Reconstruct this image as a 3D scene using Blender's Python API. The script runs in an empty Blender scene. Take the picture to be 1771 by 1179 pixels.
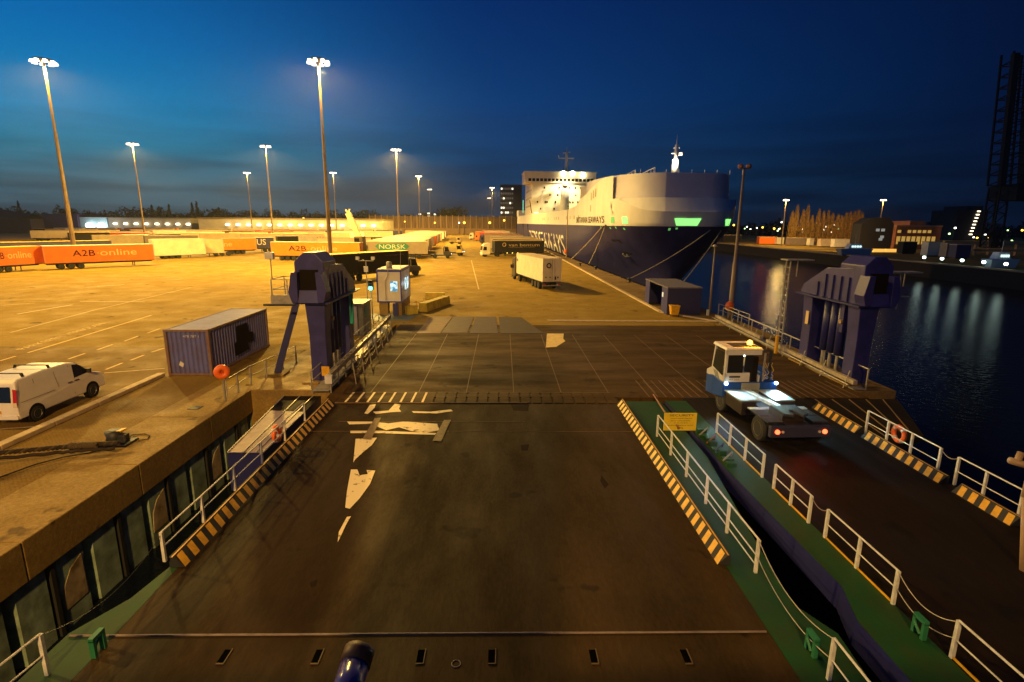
import bpy, bmesh, math, random
from mathutils import Vector, Matrix
R = math.radians
random.seed(7)
HAZE = .00010
sc = bpy.context.scene
# ------------------------------------------------------------------ camera
FPX, CH = 933.0, 8.4
PITCH, ROLL, YAW = R(12.36), R(0.45), math.atan((885.5-868)/933)
f0 = Vector((math.sin(YAW)*math.cos(PITCH), math.cos(YAW)*math.cos(PITCH), -math.sin(PITCH)))
r0 = Vector((math.cos(YAW), -math.sin(YAW), 0)); u0 = r0.cross(f0)
rr = r0*math.cos(ROLL)+u0*math.sin(ROLL); uu = u0*math.cos(ROLL)-r0*math.sin(ROLL)
CAM = Vector((0, 0, CH))
def ray(px, py): return f0+rr*((px-885.5)/FPX)+uu*((589.5-py)/FPX)
def at(px, py, z=0.0):            # survey: the point of the plane at height z seen at a photo pixel
    d = ray(px, py); return CAM+d*((z-CH)/d.z)
def atY(px, py, Y):               # the point at distance Y down the quay
    d = ray(px, py); return CAM+d*(Y/d.y)
def X(px, Y): return atY(px, 400, Y).x
cd = bpy.data.cameras.new('camera'); cam = bpy.data.objects.new('camera', cd)
sc.collection.objects.link(cam); sc.camera = cam
cam.matrix_world = Matrix(((rr.x, uu.x, -f0.x, 0), (rr.y, uu.y, -f0.y, 0), (rr.z, uu.z, -f0.z, CH), (0, 0, 0, 1)))
cd.sensor_width = 36; cd.lens = 36*FPX/1771; cd.clip_end = 6000; cd.clip_start = .05
# ------------------------------------------------------------------ world: dusk sky
sc.view_settings.view_transform = 'Standard'; sc.view_settings.look = 'None'
sc.view_settings.exposure = 0; sc.view_settings.gamma = 1
try: sc.cycles.use_denoising = True
except Exception: pass
sc.cycles.max_bounces = 5; sc.cycles.sample_clamp_indirect = 3
w = bpy.data.worlds.new("World"); sc.world = w; w.use_nodes = True
N = w.node_tree.nodes; L = w.node_tree.links; N.clear()
def nd(t, **k):
    n = N.new(t)
    for a, b in k.items(): setattr(n, a, b)
    return n
def ramp(cols, inp):
    r_ = nd('ShaderNodeValToRGB'); e = r_.color_ramp.elements
    while len(e) < len(cols): e.new(.5)
    for i, (p, c) in enumerate(cols): e[i].position = p; e[i].color = (*c, 1)
    L.new(inp, r_.inputs[0]); return r_.outputs[0]
tc = nd('ShaderNodeTexCoord'); sep = nd('ShaderNodeSeparateXYZ'); L.new(tc.outputs['Generated'], sep.inputs[0])
mz = nd('ShaderNodeMapRange'); mz.inputs[1].default_value = 0; mz.inputs[2].default_value = .5; L.new(sep.outputs[2], mz.inputs[0])
SKYL = ramp([(0, (.050, .095, .125)), (.10, (.060, .150, .200)), (.20, (.018, .190, .31)), (.30, (.002, .22, .47)), (.50, (.001, .145, .43)), (.78, (.001, .060, .27)), (1, (.001, .02, .12))], mz.outputs[0])
SKYM = ramp([(0, (.010, .034, .075)), (.15, (.005, .045, .125)), (.40, (.001, .042, .175)), (.7, (.001, .022, .125)), (1, (.001, .008, .055))], mz.outputs[0])
SKYR = ramp([(0, (.002, .006, .020)), (.30, (.001, .005, .028)), (1, (.001, .003, .022))], mz.outputs[0])
az1 = nd('ShaderNodeMapRange'); az1.inputs[1].default_value = -.62; az1.inputs[2].default_value = .02; az1.interpolation_type = 'SMOOTHSTEP'; L.new(sep.outputs[0], az1.inputs[0])
az2 = nd('ShaderNodeMapRange'); az2.inputs[1].default_value = 0; az2.inputs[2].default_value = .70; L.new(sep.outputs[0], az2.inputs[0])
m1 = nd('ShaderNodeMix', data_type='RGBA'); L.new(az1.outputs[0], m1.inputs[0]); L.new(SKYL, m1.inputs[6]); L.new(SKYM, m1.inputs[7])
m2 = nd('ShaderNodeMix', data_type='RGBA'); L.new(az2.outputs[0], m2.inputs[0]); L.new(m1.outputs[2], m2.inputs[6]); L.new(SKYR, m2.inputs[7])
mp = nd('ShaderNodeMapping'); mp.inputs[3].default_value = (2.2, 2.2, 26); mp.inputs[2].default_value = (0.05, .1, 0); L.new(tc.outputs['Generated'], mp.inputs[0])
no = nd('ShaderNodeTexNoise'); no.inputs['Scale'].default_value = 1.6; no.inputs['Detail'].default_value = 5; L.new(mp.outputs[0], no.inputs[0])
cl = nd('ShaderNodeMapRange'); cl.inputs[1].default_value = .42; cl.inputs[2].default_value = .62; L.new(no.outputs[0], cl.inputs[0])
lo = nd('ShaderNodeMapRange'); lo.inputs[1].default_value = .20; lo.inputs[2].default_value = .02; lo.inputs[4].default_value = .75; L.new(sep.outputs[2], lo.inputs[0])
mu = nd('ShaderNodeMath', operation='MULTIPLY'); L.new(cl.outputs[0], mu.inputs[0]); L.new(lo.outputs[0], mu.inputs[1])
dk = nd('ShaderNodeMix', data_type='RGBA', blend_type='MULTIPLY'); dk.inputs[7].default_value = (.42, .36, .38, 1)
L.new(mu.outputs[0], dk.inputs[0]); L.new(m2.outputs[2], dk.inputs[6])
bg = nd('ShaderNodeBackground'); bg.inputs[1].default_value = 1.0; L.new(dk.outputs[2], bg.inputs[0])
wo = nd('ShaderNodeOutputWorld'); L.new(bg.outputs[0], wo.inputs[0])

# ------------------------------------------------------------------ materials
MAT = {}
def mat(name, col, rough=.6, metal=0, var=.0, scale=3., bump=0., stretch=(1, 1, 1), spec=.5, col2=None, edge=(.35, .65)):
    if name in MAT: return MAT[name]
    m = bpy.data.materials.new(name); m.use_nodes = True; t = m.node_tree; b = t.nodes['Principled BSDF']
    b.inputs['Base Color'].default_value = (*col, 1); b.inputs['Roughness'].default_value = rough
    b.inputs['Metallic'].default_value = metal; b.inputs['Specular IOR Level'].default_value = spec
    if var or bump or col2:
        g = t.nodes.new('ShaderNodeNewGeometry'); mp = t.nodes.new('ShaderNodeMapping'); mp.inputs[3].default_value = stretch
        t.links.new(g.outputs['Position'], mp.inputs[0])
        n = t.nodes.new('ShaderNodeTexNoise'); n.inputs['Scale'].default_value = scale; n.inputs['Detail'].default_value = 6; n.inputs['Roughness'].default_value = .62
        t.links.new(mp.outputs[0], n.inputs[0])
        mr = t.nodes.new('ShaderNodeMapRange'); mr.inputs[1].default_value = edge[0]; mr.inputs[2].default_value = edge[1]
        t.links.new(n.outputs[0], mr.inputs[0])
        mx = t.nodes.new('ShaderNodeMix'); mx.data_type = 'RGBA'
        mx.inputs[6].default_value = (*col, 1); mx.inputs[7].default_value = (*(col2 or [c*(1-var) for c in col]), 1)
        t.links.new(mr.outputs[0], mx.inputs[0]); t.links.new(mx.outputs[2], b.inputs['Base Color'])
        if bump:
            bp = t.nodes.new('ShaderNodeBump'); bp.inputs['Strength'].default_value = bump; bp.inputs['Distance'].default_value = .05
            t.links.new(n.outputs[0], bp.inputs['Height']); t.links.new(bp.outputs[0], b.inputs['Normal'])
    MAT[name] = m; return m
def glow(name, col, s):
    if name in MAT: return MAT[name]
    m = bpy.data.materials.new(name); m.use_nodes = True; b = m.node_tree.nodes['Principled BSDF']
    b.inputs['Base Color'].default_value = (*[c*.5 for c in col], 1)
    b.inputs['Emission Color'].default_value = (*col, 1); b.inputs['Emission Strength'].default_value = s
    MAT[name] = m; return m

def ground_mat(name, c1, c2, brick=None, streak=(1, 1, 1), dirt=(.03, .02, .012), dirt_amt=.5, rough=.75):
    """large surface: two noise scales, dirt patches, optional brick joints"""
    m = bpy.data.materials.new(name); m.use_nodes = True; t = m.node_tree; b = t.nodes['Principled BSDF']; l = t.links
    def n_(ty, **k):
        x = t.nodes.new(ty)
        for a, v in k.items(): setattr(x, a, v)
        return x
    g = n_('ShaderNodeNewGeometry')
    def noise(sc_, st=(1, 1, 1), det=6, lo=.35, hi=.65):
        mp = n_('ShaderNodeMapping'); mp.inputs[3].default_value = st; l.new(g.outputs['Position'], mp.inputs[0])
        n = n_('ShaderNodeTexNoise'); n.inputs['Scale'].default_value = sc_; n.inputs['Detail'].default_value = det; n.inputs['Roughness'].default_value = .65
        l.new(mp.outputs[0], n.inputs[0]); r = n_('ShaderNodeMapRange'); r.inputs[1].default_value = lo; r.inputs[2].default_value = hi
        l.new(n.outputs[0], r.inputs[0]); return r.outputs[0], n.outputs[0]
    a, ah = noise(.35, streak); f, fh = noise(9., streak, 4); d, _ = noise(.12, streak, 8, .52, .72)
    mx = n_('ShaderNodeMix', data_type='RGBA'); mx.inputs[6].default_value = (*c1, 1); mx.inputs[7].default_value = (*c2, 1); l.new(a, mx.inputs[0])
    m2_ = n_('ShaderNodeMix', data_type='RGBA', blend_type='MULTIPLY'); m2_.inputs[7].default_value = (.70, .68, .64, 1); l.new(mx.outputs[2], m2_.inputs[6]); l.new(f, m2_.inputs[0])
    gr, _ = noise(55., (1, 1, 1), 2, .3, .7); m5 = n_('ShaderNodeMix', data_type='RGBA', blend_type='MULTIPLY'); m5.inputs[7].default_value = (.72, .70, .68, 1); l.new(m2_.outputs[2], m5.inputs[6]); l.new(gr, m5.inputs[0]); m2_ = m5
    sp, _ = noise(.5, (1, 1, 1), 3, .63, .67); m6 = n_('ShaderNodeMix', data_type='RGBA', blend_type='MULTIPLY'); m6.inputs[7].default_value = (.45, .42, .40, 1); l.new(m2_.outputs[2], m6.inputs[6]); l.new(sp, m6.inputs[0]); m2_ = m6
    ds = n_('ShaderNodeMath', operation='MULTIPLY'); ds.inputs[1].default_value = dirt_amt; l.new(d, ds.inputs[0])
    m3 = n_('ShaderNodeMix', data_type='RGBA'); m3.inputs[7].default_value = (*dirt, 1); l.new(m2_.outputs[2], m3.inputs[6]); l.new(ds.outputs[0], m3.inputs[0])
    out = m3.outputs[2]; hgt = fh; b.inputs['Specular IOR Level'].default_value = .14
    if brick:
        bt = n_('ShaderNodeTexBrick'); bt.inputs['Scale'].default_value = brick[0]; bt.inputs['Mortar Size'].default_value = brick[1]
        bt.inputs['Color1'].default_value = (1, 1, 1, 1); bt.inputs['Color2'].default_value = (.84, .84, .84, 1); bt.inputs['Mortar'].default_value = (.35, .33, .3, 1)
        mp = n_('ShaderNodeMapping'); mp.inputs[2].default_value = (0, 0, R(brick[2])); l.new(g.outputs['Position'], mp.inputs[0]); l.new(mp.outputs[0], bt.inputs[0])
        m4 = n_('ShaderNodeMix', data_type='RGBA', blend_type='MULTIPLY'); m4.inputs[0].default_value = .7
        l.new(out, m4.inputs[6]); l.new(bt.outputs[0], m4.inputs[7]); out = m4.outputs[2]
    l.new(out, b.inputs['Base Color']); b.inputs['Roughness'].default_value = rough
    rm = n_('ShaderNodeMapRange'); rm.inputs[3].default_value = rough-.18; rm.inputs[4].default_value = min(1, rough+.12); l.new(a, rm.inputs[0]); l.new(rm.outputs[0], b.inputs['Roughness'])
    bp = n_('ShaderNodeBump'); bp.inputs['Strength'].default_value = .35; bp.inputs['Distance'].default_value = .02; l.new(hgt, bp.inputs['Height']); l.new(bp.outputs[0], b.inputs['Normal'])
    return m

# ------------------------------------------------------------------ mesh builder
def wloc(o):
    v = Vector((0, 0, 0))
    while o: v += o.location; o = o.parent
    return v
class MB:
    def __init__(s): s.v = []; s.f = []
    def add(s, vs, fs):
        k = len(s.v); s.v += [Vector(p) for p in vs]; s.f += [[i+k for i in f] for f in fs]; return s
    def box(s, a, b):
        x0, y0, z0 = a; x1, y1, z1 = b
        return s.add([(x0, y0, z0), (x1, y0, z0), (x1, y1, z0), (x0, y1, z0), (x0, y0, z1), (x1, y0, z1), (x1, y1, z1), (x0, y1, z1)],
                     [(0, 3, 2, 1), (4, 5, 6, 7), (0, 1, 5, 4), (1, 2, 6, 5), (2, 3, 7, 6), (3, 0, 4, 7)])
    def prism(s, poly, z0, z1):           # plan polygon
        n = len(poly); return s.add([(p[0], p[1], z0) for p in poly]+[(p[0], p[1], z1) for p in poly],
            [list(range(n))[::-1], list(range(n, 2*n))]+[(i, (i+1) % n, n+(i+1) % n, n+i) for i in range(n)])
    def loft(s, loops, cap=True):
        n = len(loops[0]); vs = [p for lp in loops for p in lp]; fs = []
        for k in range(len(loops)-1):
            for i in range(n): j = (i+1) % n; fs.append((k*n+i, k*n+j, (k+1)*n+j, (k+1)*n+i))
        if cap: fs += [list(range(n))[::-1], list(range((len(loops)-1)*n, len(loops)*n))]
        return s.add(vs, fs)
    def beam(s, a, b, w, h, up=(0, 0, 1)):
        a = Vector(a); b = Vector(b); d = (b-a).normalized(); sd = d.cross(Vector(up))
        if sd.length < 1e-4: sd = Vector((1, 0, 0))
        sd.normalize(); u = sd.cross(d); q = [sd*w/2+u*h/2, -sd*w/2+u*h/2, -sd*w/2-u*h/2, sd*w/2-u*h/2]
        return s.loft([[a+k for k in q], [b+k for k in q]])
    def tube(s, pts, r, n=8, r2=None):
        pts = [Vector(p) for p in pts]; loops = []
        for i, p in enumerate(pts):
            d = (pts[min(i+1, len(pts)-1)]-pts[max(i-1, 0)]).normalized(); a = d.cross(Vector((0, 0, 1)))
            if a.length < 1e-3: a = Vector((1, 0, 0))
            a.normalize(); b = d.cross(a); q = r+(r2-r)*i/(len(pts)-1) if r2 is not None else r
            loops.append([p+a*q*math.cos(2*math.pi*k/n)+b*q*math.sin(2*math.pi*k/n) for k in range(n)])
        return s.loft(loops)
    def lathe(s, c, prof, n=16, axis='z'):
        loops = []
        for (r_, h) in prof:
            lp = []
            for k in range(n):
                t = 2*math.pi*k/n; p = (r_*math.cos(t), r_*math.sin(t), h)
                if axis == 'x': p = (h, r_*math.cos(t), r_*math.sin(t))
                if axis == 'y': p = (r_*math.cos(t), h, -r_*math.sin(t))
                lp.append(Vector(c)+Vector(p))
            loops.append(lp)
        return s.loft(loops)
    def ball(s, c, r_, n=10, sx=1, sy=1, sz=1):
        c = Vector(c); loops = []
        for i in range(1, n//2+1):
            t = math.pi*i/(n//2+1); loops.append([c+Vector((sx*r_*math.sin(t)*math.cos(2*math.pi*k/n), sy*r_*math.sin(t)*math.sin(2*math.pi*k/n), sz*r_*math.cos(t))) for k in range(n)])
        return s.loft(loops)
    def torus(s, c, R_, r_, nx, n=24, m=8, ang=2*math.pi):   # ring whose axis is nx
        c = Vector(c); ax = Vector(nx).normalized(); a = ax.cross(Vector((0, 0, 1)));
        if a.length < .01: a = Vector((1, 0, 0))
        a.normalize(); b = ax.cross(a); vs = []; fs = []
        for i in range(n):
            t = 2*math.pi*i/n; d = a*math.cos(t)+b*math.sin(t)
            for j in range(m):
                u = 2*math.pi*j/m; vs.append(c+d*(R_+r_*math.cos(u))+ax*r_*math.sin(u))
        for i in range(n):
            for j in range(m): fs.append((i*m+j, ((i+1) % n)*m+j, ((i+1) % n)*m+(j+1) % m, i*m+(j+1) % m))
        return s.add(vs, fs)
    def quad(s, *p): return s.add(p, [list(range(len(p)))])
    def build(s, name, m, parent=None, smooth=False, bevel=0, flat=False):
        me = bpy.data.meshes.new(name); off = wloc(parent) if parent else None
        if not parent:
            xs = [p.x for p in s.v]; ys = [p.y for p in s.v]; zs = [p.z for p in s.v]
            off = Vector(((min(xs)+max(xs))/2, (min(ys)+max(ys))/2, min(zs)))
        me.from_pydata([tuple(p-off) for p in s.v], [], s.f)
        if not flat:
            bm = bmesh.new(); bm.from_mesh(me); bmesh.ops.recalc_face_normals(bm, faces=bm.faces); bm.to_mesh(me); bm.free()
        me.materials.append(m)
        if smooth: me.polygons.foreach_set('use_smooth', [True]*len(me.polygons))
        o = bpy.data.objects.new(name, me); sc.collection.objects.link(o)
        if parent: o.parent = parent
        else: o.location = off
        if bevel:
            bv = o.modifiers.new('bevel', 'BEVEL'); bv.width = bevel; bv.segments = 2; bv.limit_method = 'ANGLE'; bv.angle_limit = R(40)
        return o
def tag(o, label=None, cat=None, group=None, kind=None):
    if label: o['label'] = label
    if cat: o['category'] = cat
    if group: o['group'] = group
    if kind: o['kind'] = kind
    return o
def empty(name, label, cat, loc=(0, 0, 0), group=None):
    o = bpy.data.objects.new(name, None); sc.collection.objects.link(o); o.location = loc; o.empty_display_size = .3
    return tag(o, label, cat, group)
def copy_tree(o, loc=None, rz=None, label=None):
    c = o.copy(); sc.collection.objects.link(c)
    if loc is not None: c.location = loc
    if rz is not None: c.rotation_euler = (0, 0, rz)
    if label: c['label'] = label
    for ch in [x for x in bpy.data.objects if x.parent == o]:
        d = ch.copy(); sc.collection.objects.link(d); d.parent = c
        for g in [x for x in bpy.data.objects if x.parent == ch]:
            e = g.copy(); sc.collection.objects.link(e); e.parent = d
    return c
_tx = {}
def text_geo(body):
    if body in _tx: return _tx[body]
    cu = bpy.data.curves.new('t', 'FONT'); cu.body = body; cu.resolution_u = 3; cu.offset = .003; o = bpy.data.objects.new('t', cu)
    me = bpy.data.meshes.new_from_object(o); vs = [v.co.copy() for v in me.vertices]; fs = [list(p.vertices) for p in me.polygons]
    bpy.data.objects.remove(o); bpy.data.meshes.remove(me); bpy.data.curves.remove(cu)
    x0 = min(v.x for v in vs); x1 = max(v.x for v in vs); y0 = min(v.y for v in vs); y1 = max(v.y for v in vs)
    _tx[body] = ([((v.x-x0)/(x1-x0), (v.y-y0)/(y1-y0)) for v in vs], fs); return _tx[body]
def text(body, fn, m, parent, name='lettering'):      # fn maps (u,v) in 0..1 to a point
    vs, fs = text_geo(body); b = MB(); b.add([fn(u, v) for u, v in vs], fs)
    return b.build(name, m, parent, flat=True)
def plane_fn(o, U, V): o = Vector(o); U = Vector(U); V = Vector(V); return lambda u, v: o+U*u+V*v
def light(name, kind, loc, power, col, to=None, size=.3, angle=150, blend=.5, parent=None):
    l = bpy.data.lights.new(name, kind); l.energy = power; l.color = col
    l.shadow_soft_size = size
    if kind == 'SPOT': l.spot_size = R(angle); l.spot_blend = blend
    o = bpy.data.objects.new(name, l); sc.collection.objects.link(o)
    p = Vector(loc)
    if parent: o.parent = parent; p = p-wloc(parent)
    o.location = p
    if to is not None: o.rotation_euler = (Vector(to)-Vector(loc)).to_track_quat('-Z', 'Y').to_euler()
    return o

SOD = (1.0, .61, .12)
# common materials
white = mat('white_paint', (.72, .70, .66), .45, var=.22, scale=2.5)
railw = mat('rail_white', (.75, .74, .66), .4, var=.3, scale=6)
yellow = mat('yellow_paint', (.82, .44, .012), .5, var=.3, scale=5)
black = mat('black_rubber', (.015, .015, .016), .75)
dark = mat('dark_metal', (.03, .03, .033), .55, var=.3)
blue = mat('blue_paint', (.038, .036, .19), .45, var=.35, scale=1.2, bump=.1)
blued = mat('dark_blue_paint', (.022, .025, .15), .45, var=.3, scale=1)
green = mat('green_deck_paint', (.010, .064, .018), .6, var=.45, scale=1.3, bump=.2, col2=(.022, .052, .014), spec=.2)
galv = mat('galvanised_steel', (.42, .39, .33), .5, .3, var=.35, scale=4)
glass = mat('dark_glass', (.010, .011, .014), .16, spec=.35)
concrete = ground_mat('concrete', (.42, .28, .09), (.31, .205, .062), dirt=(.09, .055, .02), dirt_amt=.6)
orange = mat('orange_plastic', (.85, .15, .02), .45)
# ------------------------------------------------------------------ lamps that light the place (each high mast is built further down)
MASTS = [(-79.12, 102.4), (-31.4, 100.2), (-132.3, 205.6), (-86.2, 208.), (-144.4, 320.3), (-94.4, 315.), (-40.1, 213.9), (-49.7, 332.9), (-60.5, 464.), (-8.2, 434.), (-14.9, 614.9)]
MH = 35.0
# ------------------------------------------------------------------ ground and water
def EDGE(y): return 22.75-.044*y
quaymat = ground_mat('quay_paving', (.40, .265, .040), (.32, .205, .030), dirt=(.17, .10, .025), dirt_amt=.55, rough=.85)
g = MB()
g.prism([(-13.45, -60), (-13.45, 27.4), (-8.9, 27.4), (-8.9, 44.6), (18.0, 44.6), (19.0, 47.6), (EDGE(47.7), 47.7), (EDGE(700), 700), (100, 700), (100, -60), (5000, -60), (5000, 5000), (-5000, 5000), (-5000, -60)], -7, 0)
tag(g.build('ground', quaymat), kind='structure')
wm = bpy.data.materials.new('water'); wm.use_nodes = True; t = wm.node_tree; b = t.nodes['Principled BSDF']
b.inputs['Base Color'].default_value = (.004, .007, .014, 1); b.inputs['Roughness'].default_value = .11; b.inputs['IOR'].default_value = 1.33; b.inputs['Specular IOR Level'].default_value = .22
gg = t.nodes.new('ShaderNodeNewGeometry'); n1 = t.nodes.new('ShaderNodeTexNoise'); n1.inputs['Scale'].default_value = 2.0; n1.inputs['Detail'].default_value = 4
t.links.new(gg.outputs['Position'], n1.inputs[0]); bp = t.nodes.new('ShaderNodeBump'); bp.inputs['Strength'].default_value = 1; bp.inputs['Distance'].default_value = .055
t.links.new(n1.outputs[0], bp.inputs['Height']); t.links.new(bp.outputs[0], b.inputs['Normal'])
tag(MB().quad((-13.3, -60, -3.5), (101, -60, -3.5), (101, 702, -3.5), (-13.3, 702, -3.5)).build('water', wm), kind='structure')
# brick apron on the left, seen in front of the van
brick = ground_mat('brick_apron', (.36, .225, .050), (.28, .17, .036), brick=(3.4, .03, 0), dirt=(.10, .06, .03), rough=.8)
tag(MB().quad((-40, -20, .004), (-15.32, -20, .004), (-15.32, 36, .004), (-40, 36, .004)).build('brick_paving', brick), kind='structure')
# apron of the right quay beside the ship, with its pale kerb
cb = MB(); k0, k1 = at(982.5, 454), at(1143, 540); k2 = at(1240, 566)
ka = Vector((k0.x, k0.y, 0)); kb = Vector((k1.x, k1.y, 0)); d = ka-kb
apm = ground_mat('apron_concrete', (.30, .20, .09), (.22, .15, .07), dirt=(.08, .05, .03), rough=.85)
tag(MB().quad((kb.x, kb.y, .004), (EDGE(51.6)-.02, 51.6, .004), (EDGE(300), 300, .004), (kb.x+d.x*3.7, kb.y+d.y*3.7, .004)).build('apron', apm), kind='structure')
kerbm = mat('pale_kerb', (.60, .46, .27), .8, var=.3, scale=2, bump=.2)
cb.beam(kb+Vector((0, 0, .06)), kb+d*3.0+Vector((0, 0, .06)), .38, .15)
cb.beam(Vector((19.2, 46.4, .04)), Vector((4.0, 46.6, .04)), .35, .10); cb.beam(kb+Vector((0, 0, .05)), Vector((19.2, 46.4, .05)), .38, .11)
tag(cb.build('kerb', kerbm, bevel=.02), kind='structure')
cb = MB()
for i in range(14):
    y0 = -6+i*2.5; cb.box((-18.95, y0+.02, 0), (-18.55, y0+2.48, .19))
tag(cb.build('kerb', kerbm, bevel=.025), kind='structure')
# road markings
mk = mat('road_paint_yellow', (.80, .52, .12), .7, var=.5, scale=7, col2=(.42, .28, .09))
mk2 = mat('road_paint_white', (.62, .48, .28), .7, var=.5, scale=7, col2=(.36, .25, .12))
def line(a, b, wd, m, name='road_marking', z=.010):
    a = Vector((a[0], a[1], z)); b = Vector((b[0], b[1], z)); s = (b-a).cross(Vector((0, 0, 1))).normalized()*wd/2
    return MB().quad(a-s, b-s, b+s, a+s)
mm = MB()
def addline(pa, pb, wd): q = line(at(*pa), at(*pb), wd, None); mm.add(q.v, q.f)
addline((48, 610), (262, 545), .16)
for a, b in [((118, 621), (147, 611)), ((168, 605), (195, 595.5)), ((215, 590), (239, 581)), ((255, 576), (277, 568)), ((0, 624), (27, 616)), ((183, 639), (212, 627.5)), ((226, 623), (249, 614)), ((262, 609), (284, 602))]: addline(a, b, .15)
tag(mm.build('road_marking', mk), kind='structure'); mm = MB()
addline((18, 575), (160, 537), .14); addline((160, 537), (330, 497), .12); addline((30, 543), (125, 527), .25); addline((138, 521), (250, 522), .2); addline((0, 528), (60, 524), .15)
addline((168, 495), (215, 492), .35); addline((280, 484), (312, 483), .2); addline((180, 645), (285, 637), .12); addline((0, 742), (60, 738), .12); addline((815, 450), (828, 500), .14)
tag(mm.build('road_marking', mk2), kind='structure')
A = at(48, 604); B_ = at(188, 559); U = Vector((B_.x-A.x, B_.y-A.y, 0)); V = Vector((-U.y, U.x, 0)).normalized()*.55
tag(text('PARKEREN VERBODEN', lambda u, v: Vector((A.x, A.y, .012))+U*u+V*(v+.35), mk, None, 'road_lettering'), kind='structure')

# ------------------------------------------------------------------ left quay edge
qc = MB()
for i in range(10):
    y0 = -20+i*4.72; qc.box((-15.3, y0+.012, -1.15), (-12.72, y0+4.708, .03))
edge = empty('quay_wall', 'concrete capped quay edge over a teal sheet pile wall at the left of the ramp', 'quay wall', (-13, 10, -3))
qc.build('concrete_cap', concrete, edge, bevel=.03)
teal = mat('teal_sheet_pile', (.30, .42, .33), .95, var=.5, scale=1.1, bump=.3, col2=(.10, .13, .09))
pale = mat('arch_light_cream', (.62, .50, .30), .8, var=.6, scale=.9, col2=(.16, .11, .05))
sp = MB(); st = MB(); lw = MB()
for i in range(26):
    y0 = -8+i*1.37
    sp.loft([[(-13.1, y0, z), (-12.84, y0+.12, z), (-12.84, y0+1.1, z), (-13.1, y0+1.2, z), (-13.44, y0+1.2, z), (-13.44, y0, z)] for z in (-1.16, -4.6)])
    if i % 2: st.box((-13.4, y0+1.21, -4.6), (-12.78, y0+1.35, -1.16))
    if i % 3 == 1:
        y1 = y0+.15; lw.loft([[(x, y1, -2.9), (x, y1+.1, -2.15), (x, y1+.4, -1.75), (x, y1+.85, -1.55), (x, y1+.86, -2.9)] for x in (-13.0, -12.82)])  # arched pools of light on the piles, put into shape and pale colour
sp.build('sheet_pile', teal, edge); st.build('rubbing_strip', black, edge); lw.build('lit_arch', pale, edge)
pl = MB(); pl.box((-13.0, 26.4, -4.6), (-8.75, 37, .035)); tag(pl.build('concrete_plinth', concrete, bevel=.04), 'concrete plinth under the blue lifting tower left of the linkspan', 'plinth')
hb_ = MB(); hb_.box((-14.25, 23.45, .032), (-13.75, 23.9, .05)); tag(hb_.build('drain_cover', dark), 'small square drain cover in the left quay concrete', 'drain cover')
hb_ = MB().box((-17.6, 30, .01), (-17.2, 38, .14)); 

# ------------------------------------------------------------------ ramps
deckm = ground_mat('ramp_deck', (.060, .034, .008), (.034, .019, .005), streak=(1.5, .45, 1), dirt=(.025, .012, .005), dirt_amt=.75, rough=.82)
deck2 = ground_mat('dark_ramp_deck', (.017, .009, .005), (.010, .0055, .0035), streak=(2.2, .2, 1), dirt=(.012, .006, .004), rough=.8)
linkm = ground_mat('linkspan_deck', (.120, .064, .014), (.050, .027, .007), streak=(.5, 1.6, 1), dirt=(.04, .022, .008), dirt_amt=.8, rough=.8)
cream = mat('worn_cream_paint', (.92, .76, .42), .7, scale=3.2, col2=(.16, .11, .04), edge=(.58, .66))
ls = empty('linkspan', 'wide brown steel linkspan deck between the ramps and the quay', 'linkspan', (5, 35, -1))
MB().prism([(-8.55, 25.35), (18.3, 25.35), (18.3, 30), (18.9, 44.55), (-8.55, 44.55)], -.9, .012).build('deck', linkm, ls)
sm = MB()
for x in [-6.6, -4.2, -1.8, .6, 3, 5.4, 7.8, 10.2, 12.6, 15]: sm.box((x-.02, 26.1, .013), (x+.02, 40.6, .018))
for i in range(26): sm.box((7.3+i*.42, 25.4, .013), (7.35+i*.42, 28.3, .022))
sm.build('weld_seam', mat('polished_seam', (.14, .08, .03), .7, .0), ls)
# steel plates at the quay end
for i, q in enumerate([[(745, 548), (783, 548), (761, 576.5), (720, 577)], [(785, 548), (820, 548), (808, 576), (763, 576)], [(823, 548), (858, 548), (861, 577), (812, 576.5)], [(862, 548), (902, 549), (940, 577), (866, 577)]]):
    pm = mat('steel_plate_%d' % i, [(.18, .10, .06), (.075, .042, .042), (.068, .038, .04), (.05, .03, .02)][i], .7, .0, var=.3, scale=1.5)
    m_ = MB(); m_.prism([(at(*p).x, at(*p).y) for p in q][::-1], .014, .034)
    tag(m_.build('steel_plate', pm), ['pale pinkish steel plate nearest the yellow barriers at the linkspan end', 'purple grey steel plate second from the left at the linkspan end', 'purple grey steel plate third from the left at the linkspan end', 'dark tapering steel plate beside the bright yellow patch on the linkspan'][i], 'steel plate', 'steel plates at the linkspan end')
def patch(pts, m, z=.018, name='paint_patch', parent=None):
    b = MB(); b.add([Vector((at(*p).x, at(*p).y, z)) for p in pts], [list(range(len(pts)))]); return b.build(name, m, parent)
yp = patch([(946, 577), (975, 577), (974, 586), (978, 590), (962, 600), (944, 601)], mat('yellow_patch', (.85, .62, .20), .6, var=.3, scale=3), .02, 'paint_patch', ls); tag(yp, 'bright yellow paint patch')

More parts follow.
